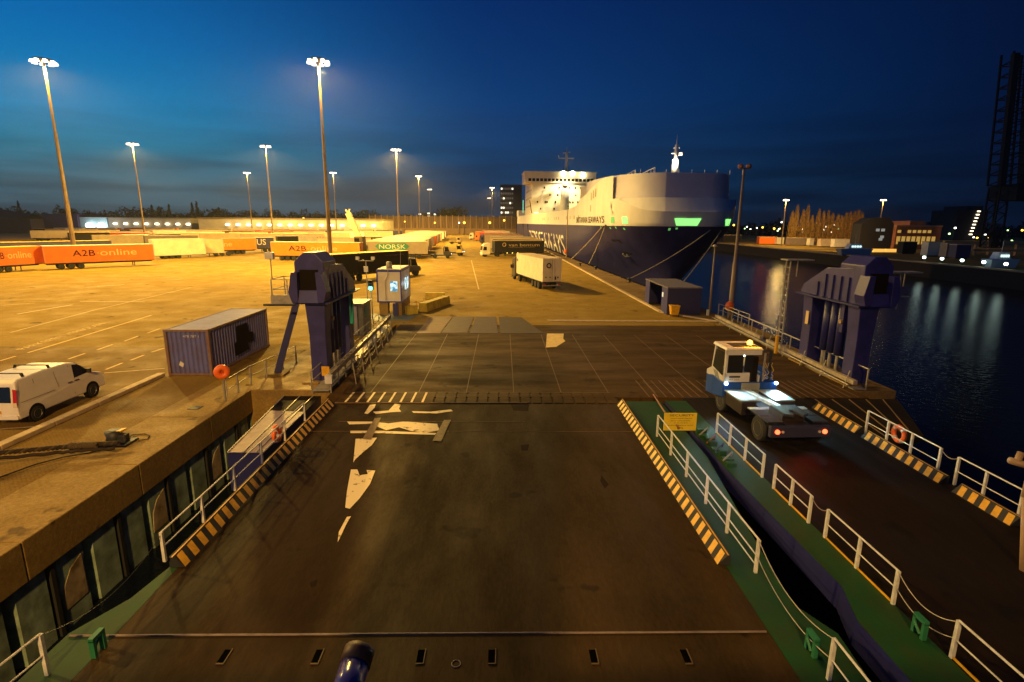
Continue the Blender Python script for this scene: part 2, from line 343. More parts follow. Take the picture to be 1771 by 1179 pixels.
rp = empty('loading_ramp', 'wide brown ramp with striped kerbs running from the foreground to the linkspan', 'ramp', (-1.2, 14, -1))
MB().prism([(-8.0, 1), (5.65, 1), (5.65, 25.28), (-8.0, 25.28)], -.5, .0).build('deck', deckm, rp)
MB().prism([(-8.01, 24.2), (-8.2, 12.18), (-8.42, 10.88), (-8.98, 9.8), (-9.05, 1), (-8.01, 1)], -.35, -.004).build('side_plate', green, rp)
MB().prism([(5.66, 1), (6.95, 1), (6.98, 8.44), (7.1, 9.67), (6.63, 10.57), (6.85, 12.53), (7.6, 18.4), (7.7, 24.8), (5.66, 24.8)], -.35, -.004).build('side_plate', green, rp)
def kerb(par, x0, x1, y0, y1, slant):      # x0 foot, x1 top
    b = MB(); b.loft([[(x0, y, 0.001), (x1, y, .27), (x1+(x1-x0)*.3, y, .27), (x1+(x1-x0)*.3, y, .001)] for y in (y0, y1)]); k = b.build('kerb', black, par)
    s = MB(); n = round((y1-y0)/.44); dy = (y1-y0)/n; o = .004*(1 if x0 > x1 else -1)
    for i in range(n):
        a = y0+i*dy; f = lambda t, y: Vector((x0+(x1-x0)*t+o, y, .27*t+.004))
        s.quad(f(.04, a), f(.04, a+dy*.52), f(.90, min(y1, a+dy*.52+slant)), f(.90, max(y0, a+slant)))
    s.quad((x1+o, y0, .276), (x1+o, y1, .276), (x1-o*9, y1, .276), (x1-o*9, y0, .276)) if True else 0
    s.build('stripe_paint', yellow, k)
kerb(rp, -7.82, -8.12, 12.0, 24.3, .12); kerb(rp, 5.45, 5.70, 12.0, 24.35, .12)
# seam, slots and finger flaps
hg = MB(); hg.tube([(-8.9, 9.72, .008), (5.6, 9.72, .008)], .024, 6); hg.build('hinge_rod', mat('worn_steel', (.22, .17, .15), .6, .2, var=.4), rp)
blk0 = mat('slot_black', (.002, .002, .002), 1, spec=0); wst = mat('slot_rim', (.10, .065, .03), .7)
for px in (388, 549, 728, 851, 1027, 1187):
    a = at(px, 1136); sl = MB(); slf = MB(); sl.box((a.x-.075, a.y-.17, .003), (a.x+.059, a.y+.18, .009))
    slf.box((a.x-.075, a.y-.19, .001), (a.x+.075, a.y-.165, .02)); slf.box((a.x+.06, a.y-.164, .001), (a.x+.08, a.y+.2, .02)); slo = sl.build('slot', blk0, rp); slf.build('slot_rim', wst, slo)
a = at(789, 1148); MB().torus((a.x, a.y, .004), .085, .012, (0, 0, 1)).build('deck_ring', mat('worn_steel', (.3, .2, .1)), rp)
for i in range(26):                                        # the row of finger flaps onto the linkspan
    x = -7.9+i*.52
    fb = MB(); fb.loft([[(x, 24.45, .002), (x+.43, 24.45, .002), (x+.43, 24.45, .03), (x, 24.45, .03)], [(x, 26.0, .014), (x+.43, 26.0, .014), (x+.43, 26.0, .035), (x, 26.0, .035)]])
    fb.build('finger_flap', linkm, rp)
fl = MB()
for i in range(8): x = -7.47+i*.52; fl.box((x, 24.5, .015), (x+.10, 26.0, .046))
fl.build('flap_stripe', cream, rp)
for i in range(1, 14): pass
tl = MB(); tl.box((-7.9, 24.42, .002), (1.2, 24.47, .045)); tl.box((-7.0, 22.0, .001), (1.0, 22.03, .012)); tl.box((-7.8, 20.9, .001), (5.5, 20.92, .010)); tl.box((-7.8, 25.99, .0145), (5.5, 26.03, .04)); tl.build('weld_line', mat('polished_seam', (.3, .2, .1)), rp)
for pts in ([(600, 729), (640, 729), (672, 732), (700, 729), (756, 733), (760, 744), (735, 749), (710, 745), (690, 739), (668, 744), (640, 733), (604, 734)],
            [(606, 745), (660, 745), (755, 749), (752, 752), (650, 749), (606, 749)],
            [(615, 759), (652, 757), (643, 770), (628, 782), (614, 795), (611, 800), (613, 780)],
            [(607, 812), (618, 812), (622, 822), (636, 820), (634, 813), (649, 814), (640, 837), (622, 862), (605, 880), (597, 878), (600, 850)],
            [(600, 894), (607, 893), (600, 905), (588, 930), (584, 938), (586, 920)],
            [(640, 700), (650, 699), (648, 705), (644, 709), (636, 716), (630, 715)], [(683, 698), (693, 700), (690, 707), (694, 712), (676, 713), (650, 716), (645, 712), (672, 710)],
            [(712, 711), (745, 712), (780, 708), (783, 711), (755, 715), (715, 714)]):
    patch(pts, cream, .009, 'paint_patch', rp)
for q in ([(648, 724), (659, 723), (642, 761), (627, 760)], [(768, 727), (780, 727), (763, 764), (748, 763)]):
    patch(q, mat('loose_plank', (.26, .18, .08), .7, var=.4, scale=4), .03, 'steel_strip', rp)
# dark oil stains
stn = mat('oil_stain', (.020, .010, .005), .9, var=.3, spec=.1)
for pts in ([(884, 689), (898, 688), (915, 700), (913, 711), (888, 710), (883, 700)], [(536, 1008), (549, 1002), (546, 1013), (538, 1016)], [(900, 770), (915, 768), (913, 779), (902, 779)], [(1040, 822), (1053, 838), (1046, 845), (1038, 832)]):
    patch(pts, stn, .006, 'oil_stain', rp)

r2 = empty('loading_ramp', 'narrow dark ramp with green side plate on the right under the tractor', 'ramp', (11.8, 14, -1))
MB().prism([(8.95, 1), (15.0, 1), (15.0, 25.28), (8.95, 25.28)], -.5, -.001).build('deck', deck2, r2)
MB().prism([(8.94, 1), (8.94, 24.9), (7.95, 24.9), (7.92, 17.43), (8.12, 11.16), (7.76, 10.04), (7.75, 1)], -.3, -.006).build('side_plate', green, r2)
sk = MB(); pr = [(7.75, 1), (7.76, 10.04), (8.12, 11.16), (7.92, 17.43), (7.95, 24.9)]
lp = [[(x-.01, y, -.005), (x-.05, y, -.62), (x+.1, y, -.62), (x+.1, y, -.1)] for x, y in pr]; sk.loft(lp); sk.build('side_girder', mat('girder_blue', (.014, .016, .13), .5, var=.2), r2)
for a, b in ((20.75, 23.9), (16.35, 20.35), (13.75, 15.8)): kerb(r2, 14.58, 14.86, a, b, .12)
sf = MB(); sf.prism([(15.05, 25.3), (19.7, 25.3), (17.4, 20.6), (15.05, 19.4)][::-1], -.3, -.03); sf.build('side_flap', deck2, r2)
for k in range(5): MB().beam((15.5+k*.85, 25.2, -.015), (15.2+k*.5, 20.2+k*.25, -.015), .05, .03).build('flap_rib', mat('polished_seam', (.2, .12, .05)), r2)
s_ = MB(); s_.box((8.95, 25.29, -.3), (15, 25.34, .01)); s_.build('hinge_rod', dark, r2)
# small green mooring brackets on the side plates
def bracket(px, py, lab, par=None):
    a = at(px, py); e = empty('green_bracket', lab, 'bracket', (a.x, a.y, 0), 'green steel brackets on the ramp side plates')
    m_ = MB(); m_.box((a.x-.05, a.y-.16, 0), (a.x+.05, a.y-.09, .38)); m_.box((a.x-.05, a.y+.09, 0), (a.x+.05, a.y+.16, .38)); m_.box((a.x-.05, a.y-.16, .36), (a.x+.05, a.y+.16, .44)); m_.build('frame', mat('bracket_green', (.02, .16, .07), .5), e)
    MB().tube([(a.x-.05, a.y-.08, .1), (a.x-.05, a.y+.1, .26)], .03, 8).build('pin', mat('bracket_green', (.02, .16, .07), .5), e)
bracket(172, 1128, 'green steel bracket on the left side plate beside the foreground seam')
bracket(1402, 1128, 'green steel bracket on the plate at the end of the foreground seam')
bracket(1588, 1098, 'green steel bracket between the two near railings on the right ramp edge')
# pontoon left of the ramp
pt = empty('access_pontoon', 'blue pontoon with pinkish grey deck between the left quay and the striped kerb', 'pontoon', (-9.6, 22, -3))
p_ = [at(393, 782, -.3), at(455, 783, -.3), at(560, 680, -.3), at(498, 677, -.3)]
MB().prism([(p.x, p.y) for p in p_], -1.9, -.33).build('hull', blued, pt)
q0, q1, q2, q3 = p_; h0 = q0.lerp(q3, .62); h1 = q1.lerp(q2, .62)
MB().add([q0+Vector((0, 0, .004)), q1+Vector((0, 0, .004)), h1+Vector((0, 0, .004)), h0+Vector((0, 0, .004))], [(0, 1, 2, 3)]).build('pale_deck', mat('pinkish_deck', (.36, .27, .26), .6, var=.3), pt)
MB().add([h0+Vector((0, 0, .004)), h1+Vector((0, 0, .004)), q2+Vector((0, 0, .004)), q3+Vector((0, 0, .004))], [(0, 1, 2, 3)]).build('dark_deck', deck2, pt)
e_ = MB(); [e_.beam(q0.lerp(q1, k)+Vector((0, 0, .02)), q3.lerp(q2, k)+Vector((0, 0, .02)), .05, .04) for k in (.02, .45, .8)]; e_.build('deck_rib', galv, pt)

# ------------------------------------------------------------------ railings
def railing(posts, h, lab, name='railing', m=railw, mids=(.5,), r=.024, pr=.035, toe=False, group='white railings along the ramp edges', z0=0., cat='railing', ext=(0, 0)):
    P0 = [Vector((p[0], p[1], p[2] if len(p) > 2 else z0)) for p in posts]
    e = empty(name, lab, cat, P0[0], group)
    for p in P0: MB().box((p.x-pr, p.y-pr, p.z), (p.x+pr, p.y+pr, p.z+h)).build('post', m, e)
    for k in (1.0,)+tuple(mids):
        MB().tube([p+Vector((0, 0, h*k)) for p in P0], r if k == 1 else r*.7, 8).build('top_rail' if k == 1 else 'mid_rail', m, e)
    if toe: MB().beam(P0[0]+Vector((0, 0, .03)), P0[-1]+Vector((0, 0, .03)), .02, .05).build('toe_bar', yellow, e)
    return e
def gp(lst, z=0): return [(at(a, b, z).x, at(a, b, z).y, z) for a, b in lst]
railing([(-8.2, y, .27) for y in (11.85, 13.6, 15.4, 17.3, 19.3, 21.4)], .78, 'white railing above the left striped kerb with an orange life ring')
railing([(-8.55, 8.75, 0), (-8.7, 7.4, 0), (-8.8, 5.5, 0)], .88, 'white railing end at the bottom left corner of the photo')
railing([(6.28, y) for y in (11.7, 13.45, 15.05, 16.85, 18.6, 20.4)], .9, 'long white railing on the green walkway beside the right striped kerb', mids=(.5, .22))
railing([(6.2, y) for y in (8.5, 7.0, 5.2)], .9, 'short white railing at the bottom right of the wide ramp')
railing([(8.86, y) for y in (16.8, 18.15, 19.5, 20.8)], .85, 'white railing on the right ramp nearest the tractor wheels', toe=True)
railing([(8.86, y) for y in (13.95, 14.95, 16.0)], .85, 'short white railing in the middle of the right ramp edge', toe=True)
railing([(8.9, y) for y in (10.55, 11.85, 13.2)], .85, 'white railing above the widest part of the green side plate', toe=True)
railing([(8.98, y) for y in (5.0, 7.1, 9.0)], .85, 'white railing at the bottom right corner of the photo', toe=True)
railing([(15.05, y, .0) for y in (17.0, 18.3, 19.55, 20.75)], .98, 'white railing on the far right kerb with an orange life ring')
railing([(15.05, y, .0) for y in (12.6, 14.0, 15.2, 16.25)], .98, 'white railing at the right edge of the photo above stripes')
def chain(a, b, sag, lab, r=.011, m=None, name='chain', n=14, cat='chain', group=None):
    a = Vector(a); b = Vector(b); pts = [a.lerp(b, i/n)+Vector((0, 0, -sag*4*(i/n)*(1-i/n))) for i in range(n+1)]
    o = MB().tube(pts, r, 5).build(name, m or galv); tag(o, lab, cat, group); return o
cg = 'sagging chains between the railings'
chain((6.28, 11.7, .88), (6.2, 8.5, .88), .35, 'upper sagging chain closing the gap on the green walkway', group=cg)
chain((6.28, 11.7, .45), (6.2, 8.5, .45), .28, 'lower sagging chain closing the gap on the green walkway', group=cg)
chain((8.9, 10.55, .83), (8.98, 9.0, .83), .3, 'upper chain between the two nearest right ramp railings', group=cg)
chain((8.9, 10.55, .45), (8.98, 9.0, .45), .25, 'lower chain between the two nearest right ramp railings', group=cg)
chain((8.9, 13.2, .83), (8.86, 13.95, .83), .16, 'short chain between the middle right ramp railings', group=cg)
chain((15.05, 17, .95), (15.05, 16.25, .95), .16, 'short chain between the two far right railings', group=cg)
chain((-8.2, 11.85, 1.0), (-8.55, 8.75, .86), .4, 'thin chain hanging along the left green plate', r=.008, m=dark, group=cg)
def lifering(c, nx, lab, R_=.3):
    o = MB().torus(c, R_, .085, nx, 24, 8).build('life_ring', orange, smooth=True); tag(o, lab, 'life ring')
    o2 = MB()
    c = Vector(c); ax = Vector(nx).normalized(); a = ax.cross(Vector((0, 0, 1))).normalized(); b = ax.cross(a)
    for k in range(4):
        t = R(45+90*k); dd = a*math.cos(t)+b*math.sin(t); tt = ax.cross(dd)
        o2.add(*(lambda q: (q.v, q.f))(MB().tube([c+dd*R_-tt*.04, c+dd*R_+tt*.04], .092, 10)))
    o2.build('tape_band', white, o, smooth=True)
lifering((-8.32, 18.9, .72), (1, 0, .1), 'orange life ring hung on the left ramp railing above the pontoon', .26)
lifering((15.2, 19.15, .62), (1, 0, 0), 'orange life ring hung on the far right railing', .28)
# handrail on the left quay with its cover
railing([(-13.1, y, .03) for y in (24.6, 25.9, 27.3)]+[(-12.85, 28.6, .035), (-12.6, 30.2, .035), (-12.5, 32, .035)], 1.0, 'galvanised handrail on the left quay leading behind the blue tower', m=galv, group='galvanised handrails on the quays')
b_ = empty('life_ring_case', 'round orange life ring case on a pole by the blue container', 'life ring case', (-13.35, 25.2, 0))
MB().torus((-13.42, 25.15, 1.32), .215, .145, (.55, -.83, 0), 28, 12).build('case', orange, b_, smooth=True); MB().box((-13.52, 25.12, 1.18), (-13.32, 25.2, 1.46)).build('case_back', mat('orange_dark', (.35, .05, .01), .6), b_)
MB().tube([(-13.35, 25.3, .03), (-13.35, 25.3, 1.3)], .03, 8).build('pole', galv, b_)

# ------------------------------------------------------------------ sign
sg = empty('security_sign', 'yellow security notice board hanging behind the long white railing', 'sign', (7.3, 20.9, 0))
sA, sB, sC = atY(1147, 744, 20.7), atY(1203, 745, 20.7), atY(1150, 714, 20.7)
syw = mat('sign_yellow', (.78, .58, .03), .5, var=.15, scale=3)
s_ = MB(); s_.box((sA.x, 20.68, sA.z), (sB.x, 20.72, sC.z)); s_.build('board', syw, sg, bevel=.006)
W_ = sB.x-sA.x; H_ = sC.z-sA.z; blk = mat('sign_black', (.02, .015, .01), .6)
for tx, u0_, u1_, v0_, h_ in (('SECURITY', .16, .92, .82, .12), ('UNAUTHORISED PERSONS', .2, .86, .67, .055), ('ARE NOT ALLOWED ON BOARD', .2, .8, .54, .055), ('OR ON THE QUAY', .3, .75, .41, .055), ('WITHOUT PERMISSION OF THE SHIP', .12, .9, .27, .055), ('ISPS', .42, .6, .10, .09)):
    text(tx, plane_fn((sA.x+W_*u0_, 20.674, sA.z+H_*v0_), (W_*(u1_-u0_), 0, 0), (0, 0, H_*h_)), blk, sg)
s_ = MB(); s_.beam((sA.x+.05, 20.75, 0), (sA.x+.05, 20.75, sC.z), .05, .05); s_.beam((sB.x-.05, 20.75, 0), (sB.x-.05, 20.75, sC.z), .05, .05); s_.build('leg', dark, sg)
a, b = at(1130, 682, .1), at(1152, 716, .5)
tag(MB().tube([a, b, (b.x+.2, b.y-1.2, .35)], .035, 8).build('hose', mat('rusty_pipe', (.30, .13, .07), .7)), 'rusty pipe running down to the yellow security sign', 'pipe')
# machinery clutter between the ramps
cl_ = empty('hinge_machinery', 'green hinge machinery with pins and hoses between the two ramps', 'machinery', (7.9, 20, -1))
for k in range(9):
    y = 17.6+k*.45; m_ = MB(); m_.box((8.0+.05*(k % 3), y, -.1), (8.35+.1*(k % 2), y+.25, .05+.22*random.random())); m_.build('bracket', green, cl_, bevel=.02)
for k in range(4):
    y = 18+k*.8; MB().tube([(8.0, y, .05), (8.4, y+.2, .3), (8.5, y+.5, .02)], .03, 6).build('hose', [galv, dark, mat('rusty_pipe', (.3, .13, .07)), galv][k], cl_)
MB().box((6.5, 21.3, -.5), (8.2, 24.9, -.15)).build('base_frame', deck2, cl_)

# ------------------------------------------------------------------ lifting towers
def octo(cx, z0, z1, hw, ch): return [(cx-hw, z0), (cx-hw, z1-ch), (cx-hw+ch, z1), (cx+hw-ch, z1), (cx+hw, z1-ch), (cx+hw, z0)]
def tower(e, x, y, s, ht):      # s = +1 when the water side is +x ; x,y centre of front leg
    L_ = 4.4
    for yy, nm in ((y, 0), (y+L_, 1)):
        b = MB(); b.loft([[(x-.42, yy-.45, 0.05), (x+.42, yy-.45, .05), (x+.42, yy+.45, .05), (x-.42, yy+.45, .05)],
                          [(x-.42, yy-.45, 2.6), (x+.42, yy-.45, 2.6), (x+.42, yy+.45, 2.6), (x-.42, yy+.45, 2.6)],
                          [(x-.52, yy-.5, 4.27), (x+.52, yy-.5, 4.27), (x+.52, yy+.5, 4.27), (x-.52, yy+.5, 4.27)]])
        b.build('leg', blue, e, bevel=.03)
        MB().box((x-.85, yy-.8, .03), (x+.85, yy+.8, .12)).build('base_plate', concrete, e, bevel=.02)
    # head girder between the legs, trapezoid when seen from the ramp
    b = MB(); b.loft([[(xx, y-.75, 4.36), (xx, y-.5, 4.9), (xx, y+.4, 6.2), (xx, y+L_-1.7, 6.05), (xx, y+L_+.5, 4.9), (xx, y+L_+.75, 4.36)] for xx in (x-s*.6, x+s*.3)])
    b.build('head_girder', blue, e, bevel=.03)
    for k in range(5): yy = y+.5+k*(L_-1.6)/4; MB().box((x-s*.64-.05, yy-.04, 4.4), (x-s*.64+.05, yy+.04, 5.7-(k == 4)*.5)).build('stiffener', blued, e)
    MB().box((x-.85, y-.85, 4.28), (x+.85, y+L_+.85, 4.36)).build('ledge_plate', blued, e)
    # rounded hood on top with an opening at each end
    hx = x+s*.15; hd = MB(); ya, yb = y-.55, y+1.5
    o = octo(hx, 5.3, ht-.15, .74, .46); o = [(px_, pz_) for px_, pz_ in o]
    hd.loft([[(px_, ya, pz_) for px_, pz_ in o], [(px_, yb, pz_) for px_, pz_ in o]]); hd.build('hood', blue, e, bevel=.04)
    for q in (-1, 1):
        ck = MB(); ck.loft([[(hx+q*.75, yy, 5.9), (hx+q*.45, yy, 5.9), (hx+q*.5, yy, 4.37), (hx+q*.8, yy, 4.37), (hx+q*.95, yy, 4.9)] for yy in (ya-.5, ya+.3)]); ck.build('cheek_plate', blue, e, bevel=.02)
    MB().box((hx-.45, ya-.02-.1, 4.95), (hx+.45, ya-.005, 6.0)).build('opening', mat('pit_black', (.012, .008, .005), .9, spec=.1), e)
    MB().loft([[(hx-.5, ya-.45, 4.36), (hx+.5, ya-.45, 4.36), (hx+.5, ya-.1, 4.36), (hx-.5, ya-.1, 4.36)], [(hx-.45, ya-.3, 4.98), (hx+.45, ya-.3, 4.98), (hx+.45, ya-.1, 4.98), (hx-.45, ya-.1, 4.98)]]).build('apron_plate', blue, e)
    # hydraulic cylinders hanging in the portal
    for k, yy in enumerate((y+1.6, y+2.3, y+3.0)):
        c = MB().tube([(x, yy, 4.3), (x, yy, 1.2)], .24, 14).build('cylinder', blued, e, smooth=True)
        MB().tube([(x, yy, 1.2), (x, yy, .1)], .1, 10).build('piston', galv, c)
    MB().box((x-.3, y+1.1, 2.6), (x+.3, y+1.35, 4.3)).build('lug', blue, e); MB().lathe((x-s*.34, y+1.22, 3.2), [(.02, -.05), (.12, -.05), (.12, .05), (.02, .05)], 12, 'x').build('lug_pin', mat('brass', (.5, .35, .15), .4, .5), e)
tL = empty('lifting_tower', 'blue portal lifting tower with rounded hood on the left of the linkspan', 'lifting tower', (-9.7, 28.2, .035), 'blue lifting towers')
tower(tL, -9.65, 28.2, -1, 7.0)
MB().beam((-11.0, 29.6, 4.9), (-12.5, 29.2, .16), .34, .34).build('brace', blued, tL, bevel=.02); MB().box((-13.0, 28.75, .035), (-12.0, 29.65, .16)).build('brace_pad', concrete, tL)
MB().beam((-10.4, 32.4, 4.6), (-11.9, 34.0, .1), .3, .3).build('brace', blued, tL)
MB().tube([(-9.05, 32.2, 4.4), (-9.05, 32.2, 2.4)], .13, 8).build('teal_pipe', mat('teal_paint', (.02, .30, .28), .5), tL)
MB().box((-12.6, 29.5, 4.15), (-10.9, 31.4, 4.24)).build('platform_floor', galv, tL); MB().box((-12.62, 29.45, 3.95), (-10.9, 29.5, 4.45)).build('platform_skirt', galv, tL)
pfr = MB()
for p in ((-12.55, 29.5), (-12.55, 31.3), (-11.7, 29.5), (-11.0, 29.5), (-11.7, 31.3)): pfr.beam((p[0], p[1], 4.2), (p[0], p[1], 5.3), .05, .05)
for z in (4.75, 5.3): pfr.tube([(-11.0, 29.5, z), (-12.55, 29.5, z), (-12.55, 31.3, z), (-11.0, 31.3, z)], .025, 6)
pfr.build('platform_rail', galv, tL)
MB().tube([(-12.5, 29.55, 5.3), (-12.5, 29.55, 6.4)], .03, 6).build('lamp_arm', galv, tL); MB().box((-12.75, 29.4, 6.4), (-12.3, 29.7, 6.75)).build('lamp_box', white, tL, bevel=.02)
MB().tube([(-12.2, 27.55, 4.2), (-10.6, 27.6, 4.2)], .06, 8).build('stub_bar', dark, tL)
tR = empty('lifting_tower', 'blue portal lifting tower standing against the water on the right', 'lifting tower', (19.0, 27.9, -.02), 'blue lifting towers')
tower(tR, 19.1, 27.9, 1, 7.0)
ld = MB()
for yy in (34.2, 34.7): ld.beam((18.3, yy, .2), (18.3, yy, 6.2), .06, .06)
for z in range(12): ld.beam((18.3, 34.2, .8+z*.45), (18.3, 34.7, .8+z*.45), .04, .04)
ld.build('ladder', galv, tR)
pf = MB()
pf.box((18.0, 34.0, 6.2), (19.7, 34.9, 6.27)); pf.beam((18.7, 34.1, 5.2), (18.7, 34.1, 6.2), .05, .05); pf.build('platform', galv, tR); pf = MB()
pf.box((20.4, 28.2, 5.95), (22.2, 29.0, 6.02)); pf.beam((21.2, 28.4, 4.0), (21.2, 28.4, 6.0), .07, .07); pf.beam((21.7, 28.8, 5.2), (21.7, 28.8, 6.0), .05, .05); pf.beam((20.3, 28.4, 4.7), (21.8, 28.4, 4.7), .05, .05)
pf.beam((20.0, 28.6, 5.9), (20.6, 28.6, 5.98), .06, .06); pf.build('platform', galv, tR)
MB().tube([(18.1, 34.4, .1), (18.1, 34.4, 1.3)], .11, 8).build('yellow_post', yellow, tR); MB().box((18.58, 32.0, 2.5), (18.62, 32.3, 3.3)).build('notice_plate', mat('notice', (.7, .5, .25), .6), tR)
pl = MB(); pl.box((18.45, 26.6, -4.6), (20.6, 37.6, -.02)); tag(pl.build('concrete_plinth', concrete, bevel=.04), 'concrete plinth under the right blue lifting tower', 'plinth')
pl = MB(); pl.prism([(15.4, 25.5), (18.25, 25.5), (18.25, 28), (15.4, 28)], -1, .0); 

# walkways either side of the linkspan
wk = empty('side_walkway', 'galvanised walkway with double handrail down the left side of the linkspan', 'walkway', (-8.9, 26, 0), 'walkways beside the linkspan')
f = lambda t, z, dx=0: Vector((-8.55-.55*t+dx, 26+17.5*t, z))
for k in range(13):
    t_ = k/12; MB().beam(f(t_, 0), f(t_, 1.15), .06, .06).build('post', galv, wk)
for z, r_ in ((1.15, .04), (.72, .03), (.4, .03)): MB().tube([f(0, z), f(1, z)], r_, 8).build('handrail', galv, wk)
for z in (1.1, .6): MB().tube([f(0, z, -.95), f(1, z, -.95)], .03, 8).build('handrail', galv, wk)
for k in range(9): MB().beam(f(k/8, 0, -.95), f(k/8, 1.1, -.95), .05, .05).build('post', galv, wk)
MB().beam(f(0, .12, -.5), f(1, .12, -.5), .8, .06).build('walkway_floor', galv, wk); MB().beam(f(0, .9, -.02), f(1, .9, -.02), .16, .2).build('cable_tray', mat('pale_tray', (.5, .42, .3), .5, var=.4, scale=3), wk)
MB().box((-8.75, 25.75, .55), (-8.4, 26.0, .95)).build('end_box', white, wk); MB().box((-9.3, 27.0, .6), (-8.9, 27.02, 1.1)).build('yellow_plate', yellow, wk)
ps = [Vector((-7.7-.1*k, 27.5+2.1*k, .01)) for k in range(7)]
for k, p in enumerate(ps):
    o = MB().tube([p, p+Vector((-.12, 0, 1.15))], .03, 8).build('stanchion', galv); tag(o, ['nearest', 'second', 'third', 'fourth', 'fifth', 'sixth', 'farthest'][k]+' thin stanchion holding the chains beside the left walkway', 'stanchion', 'stanchions beside the left walkway')
    if k:
        for z in (1.0, .6): chain(ps[k-1]+Vector((-.1, 0, z)), p+Vector((-.1, 0, z)), .28, 'chain slung between thin stanchions beside the left walkway', r=.014, group='chains beside the left walkway')
wr = empty('side_walkway', 'walkway with pale beam and handrail down the right side of the linkspan', 'walkway', (19, 37, 0), 'walkways beside the linkspan')
g_ = lambda t, z, dx=0: Vector((18.35+.75*t+dx, 26.6+20.6*t, z))
MB().beam(g_(.0, .42), g_(.50, .42), .22, .22).build('guard_beam', mat('pale_tray', (.5, .42, .3)), wr); MB().beam(g_(.55, .42), g_(1, .42), .22, .22).build('guard_beam', mat('pale_tray', (.5, .42, .3)), wr)
for dx, h in ((0.6, 1.15), (-.35, .3)):
    MB().tube([g_(0, h, dx), g_(1, h, dx)], .04, 8).build('handrail', galv, wr)
for k in range(11): MB().beam(g_(k/10, 0, .6), g_(k/10, 1.15, .6), .06, .06).build('post', galv, wr)
for k in range(9): MB().tube([g_(k/9+.02, 0.0, -.35), g_(k/9+.02, .95, -.1)], .03, 6).build('post', galv, wr)
MB().beam(g_(0, .06, .3), g_(1, .06, .3), .7, .06).build('walkway_floor', galv, wr)
railing([(20.6, 44.0, 0), (20.55, 46.0, 0), (20.5, 48.0, 0), (20.4, 50, 0)], 1.1, 'galvanised handrail at the quay corner below the unlit lamp mast', m=galv, group='galvanised handrails on the quays')
MB().box((18.3, 40, -4.6), (21.2, 50.4, -.03)) .build('quay_corner', concrete); tag(bpy.data.objects['quay_corner'], kind='structure')
# ------------------------------------------------------------------ high lamp masts
polem = mat('mast_steel', (.26, .19, .12), .6, .0, var=.25, scale=1)
lampg = glow('sodium_lamp', (1, .80, .50), 7)
def mast(x, y, h, lab, lit=True, pw=0, heads=8, r=.34, name='lamp_mast', bar=1.55, group='high lamp masts'):
    e = empty(name, lab, 'lamp mast', (x, y, 0), group)
    b = MB()
    for k in range(3):
        z0, z1 = h*k/3, h*(k+1)/3; q = [r*(1-.24*k), r*(1-.24*k)*.82]
        b.lathe((x, y, 0), [(q[0], z0), (q[1], z1)], 10)
    b.build('pole', polem, e)
    b = MB(); b.lathe((x, y, h), [(bar*.95, 0), (bar, .12), (bar*.95, .24)], 16); b.build('head_ring', dark, e)
    for k in range(heads):
        t_ = 2*math.pi*k/heads; cx, cy = x+bar*math.cos(t_), y+bar*math.sin(t_)
        m_ = MB().loft([[(cx-.32, cy-.32, h-.42), (cx+.32, cy-.32, h-.42), (cx+.32, cy+.32, h-.42), (cx-.32, cy+.32, h-.42)], [(cx-.2, cy-.2, h), (cx+.2, cy-.2, h), (cx+.2, cy+.2, h), (cx-.2, cy+.2, h)]])
        m_.build('floodlight', lampg if lit else dark, e)
    if pw: light('amber_light', 'SPOT', (x, y, h-.9), pw, SOD, to=(x, y+.001, 0), size=1.0, angle=172, blend=.35, parent=e)
    return e
labs = ['tall lit lamp mast behind the orange trailer at the left edge', 'tallest lit lamp mast in the photo, behind the blue lifting tower', 'lit lamp mast rising over the white trailer on the left',
        'lit lamp mast left of the tallest one, over the orange trailer', 'small distant lit mast over the long warehouse', 'distant lit mast just right of the tallest mast', 'lit mast over the dark trailer right of the mobile crane',
        'distant lit mast above the row of trailers in the middle', 'small lit mast in front of the distant pale flats', 'farthest lit mast left of the office tower, the taller of the pair', 'farthest lit mast left of the office tower, the shorter of the pair']
PW = [200000, 250000, 240000, 240000, 150000, 150000, 420000, 280000, 200000, 280000, 200000]
for i, (x, y) in enumerate(MASTS): mast(x, y, MH, labs[i], True, PW[i] if i < 8 or i == 9 else 0, r=.42 if i < 2 else .34)
mast(-64, 26, MH, 'lit lamp mast just outside the left edge, lighting the van and container', True, 120000)
light('amber_light', 'SPOT', (-4, -34, 30), 135000, (1, .56, .15), to=(-15, 13, 0), size=.8, angle=74, blend=.9)
# unlit masts at the quay corner
e = empty('lamp_mast', 'unlit slender lamp mast with twin floodlights by the orange ring case', 'lamp mast', (21.3, 49.4, 0))
MB().lathe((21.3, 49.4, 0), [(.30, 0), (.24, 1.2), (.20, 5.0), (.16, 5.01), (.09, 13.2)], 12).build('pole', polem, e, smooth=True)
MB().beam((20.95, 49.4, 13.25), (21.65, 49.4, 13.25), .07, .07).build('cross_arm', dark, e)
for s in (-1, 1): MB().lathe((21.3+s*.36, 49.25, 13.4), [(.05, -.22), (.24, .0), (.22, .2), (.05, .28)], 10, 'y').build('floodlight', mat('rusty_pipe', (.3, .13, .07)), e)
e = empty('lamp_post', 'short thin lamp post between the blue shelter and the tall unlit mast', 'lamp post', (19.6, 50.1, 0))
MB().lathe((19.6, 50.1, 0), [(.12, 0), (.10, 3), (.06, 6.3)], 10).build('pole', polem, e, smooth=True); MB().lathe((19.6, 50.1, 6.3), [(.08, 0), (.24, .12), (.20, .25), (.03, .3)], 12).build('lamp_head', galv, e, smooth=True)
MB().box((19.3, 49.9, .0), (19.5, 50.1, .55)).build('junction_box', white, e)
b_ = empty('life_ring_case', 'round orange life ring case on the post of the unlit mast', 'life ring case', (20.9, 48.8, 0))
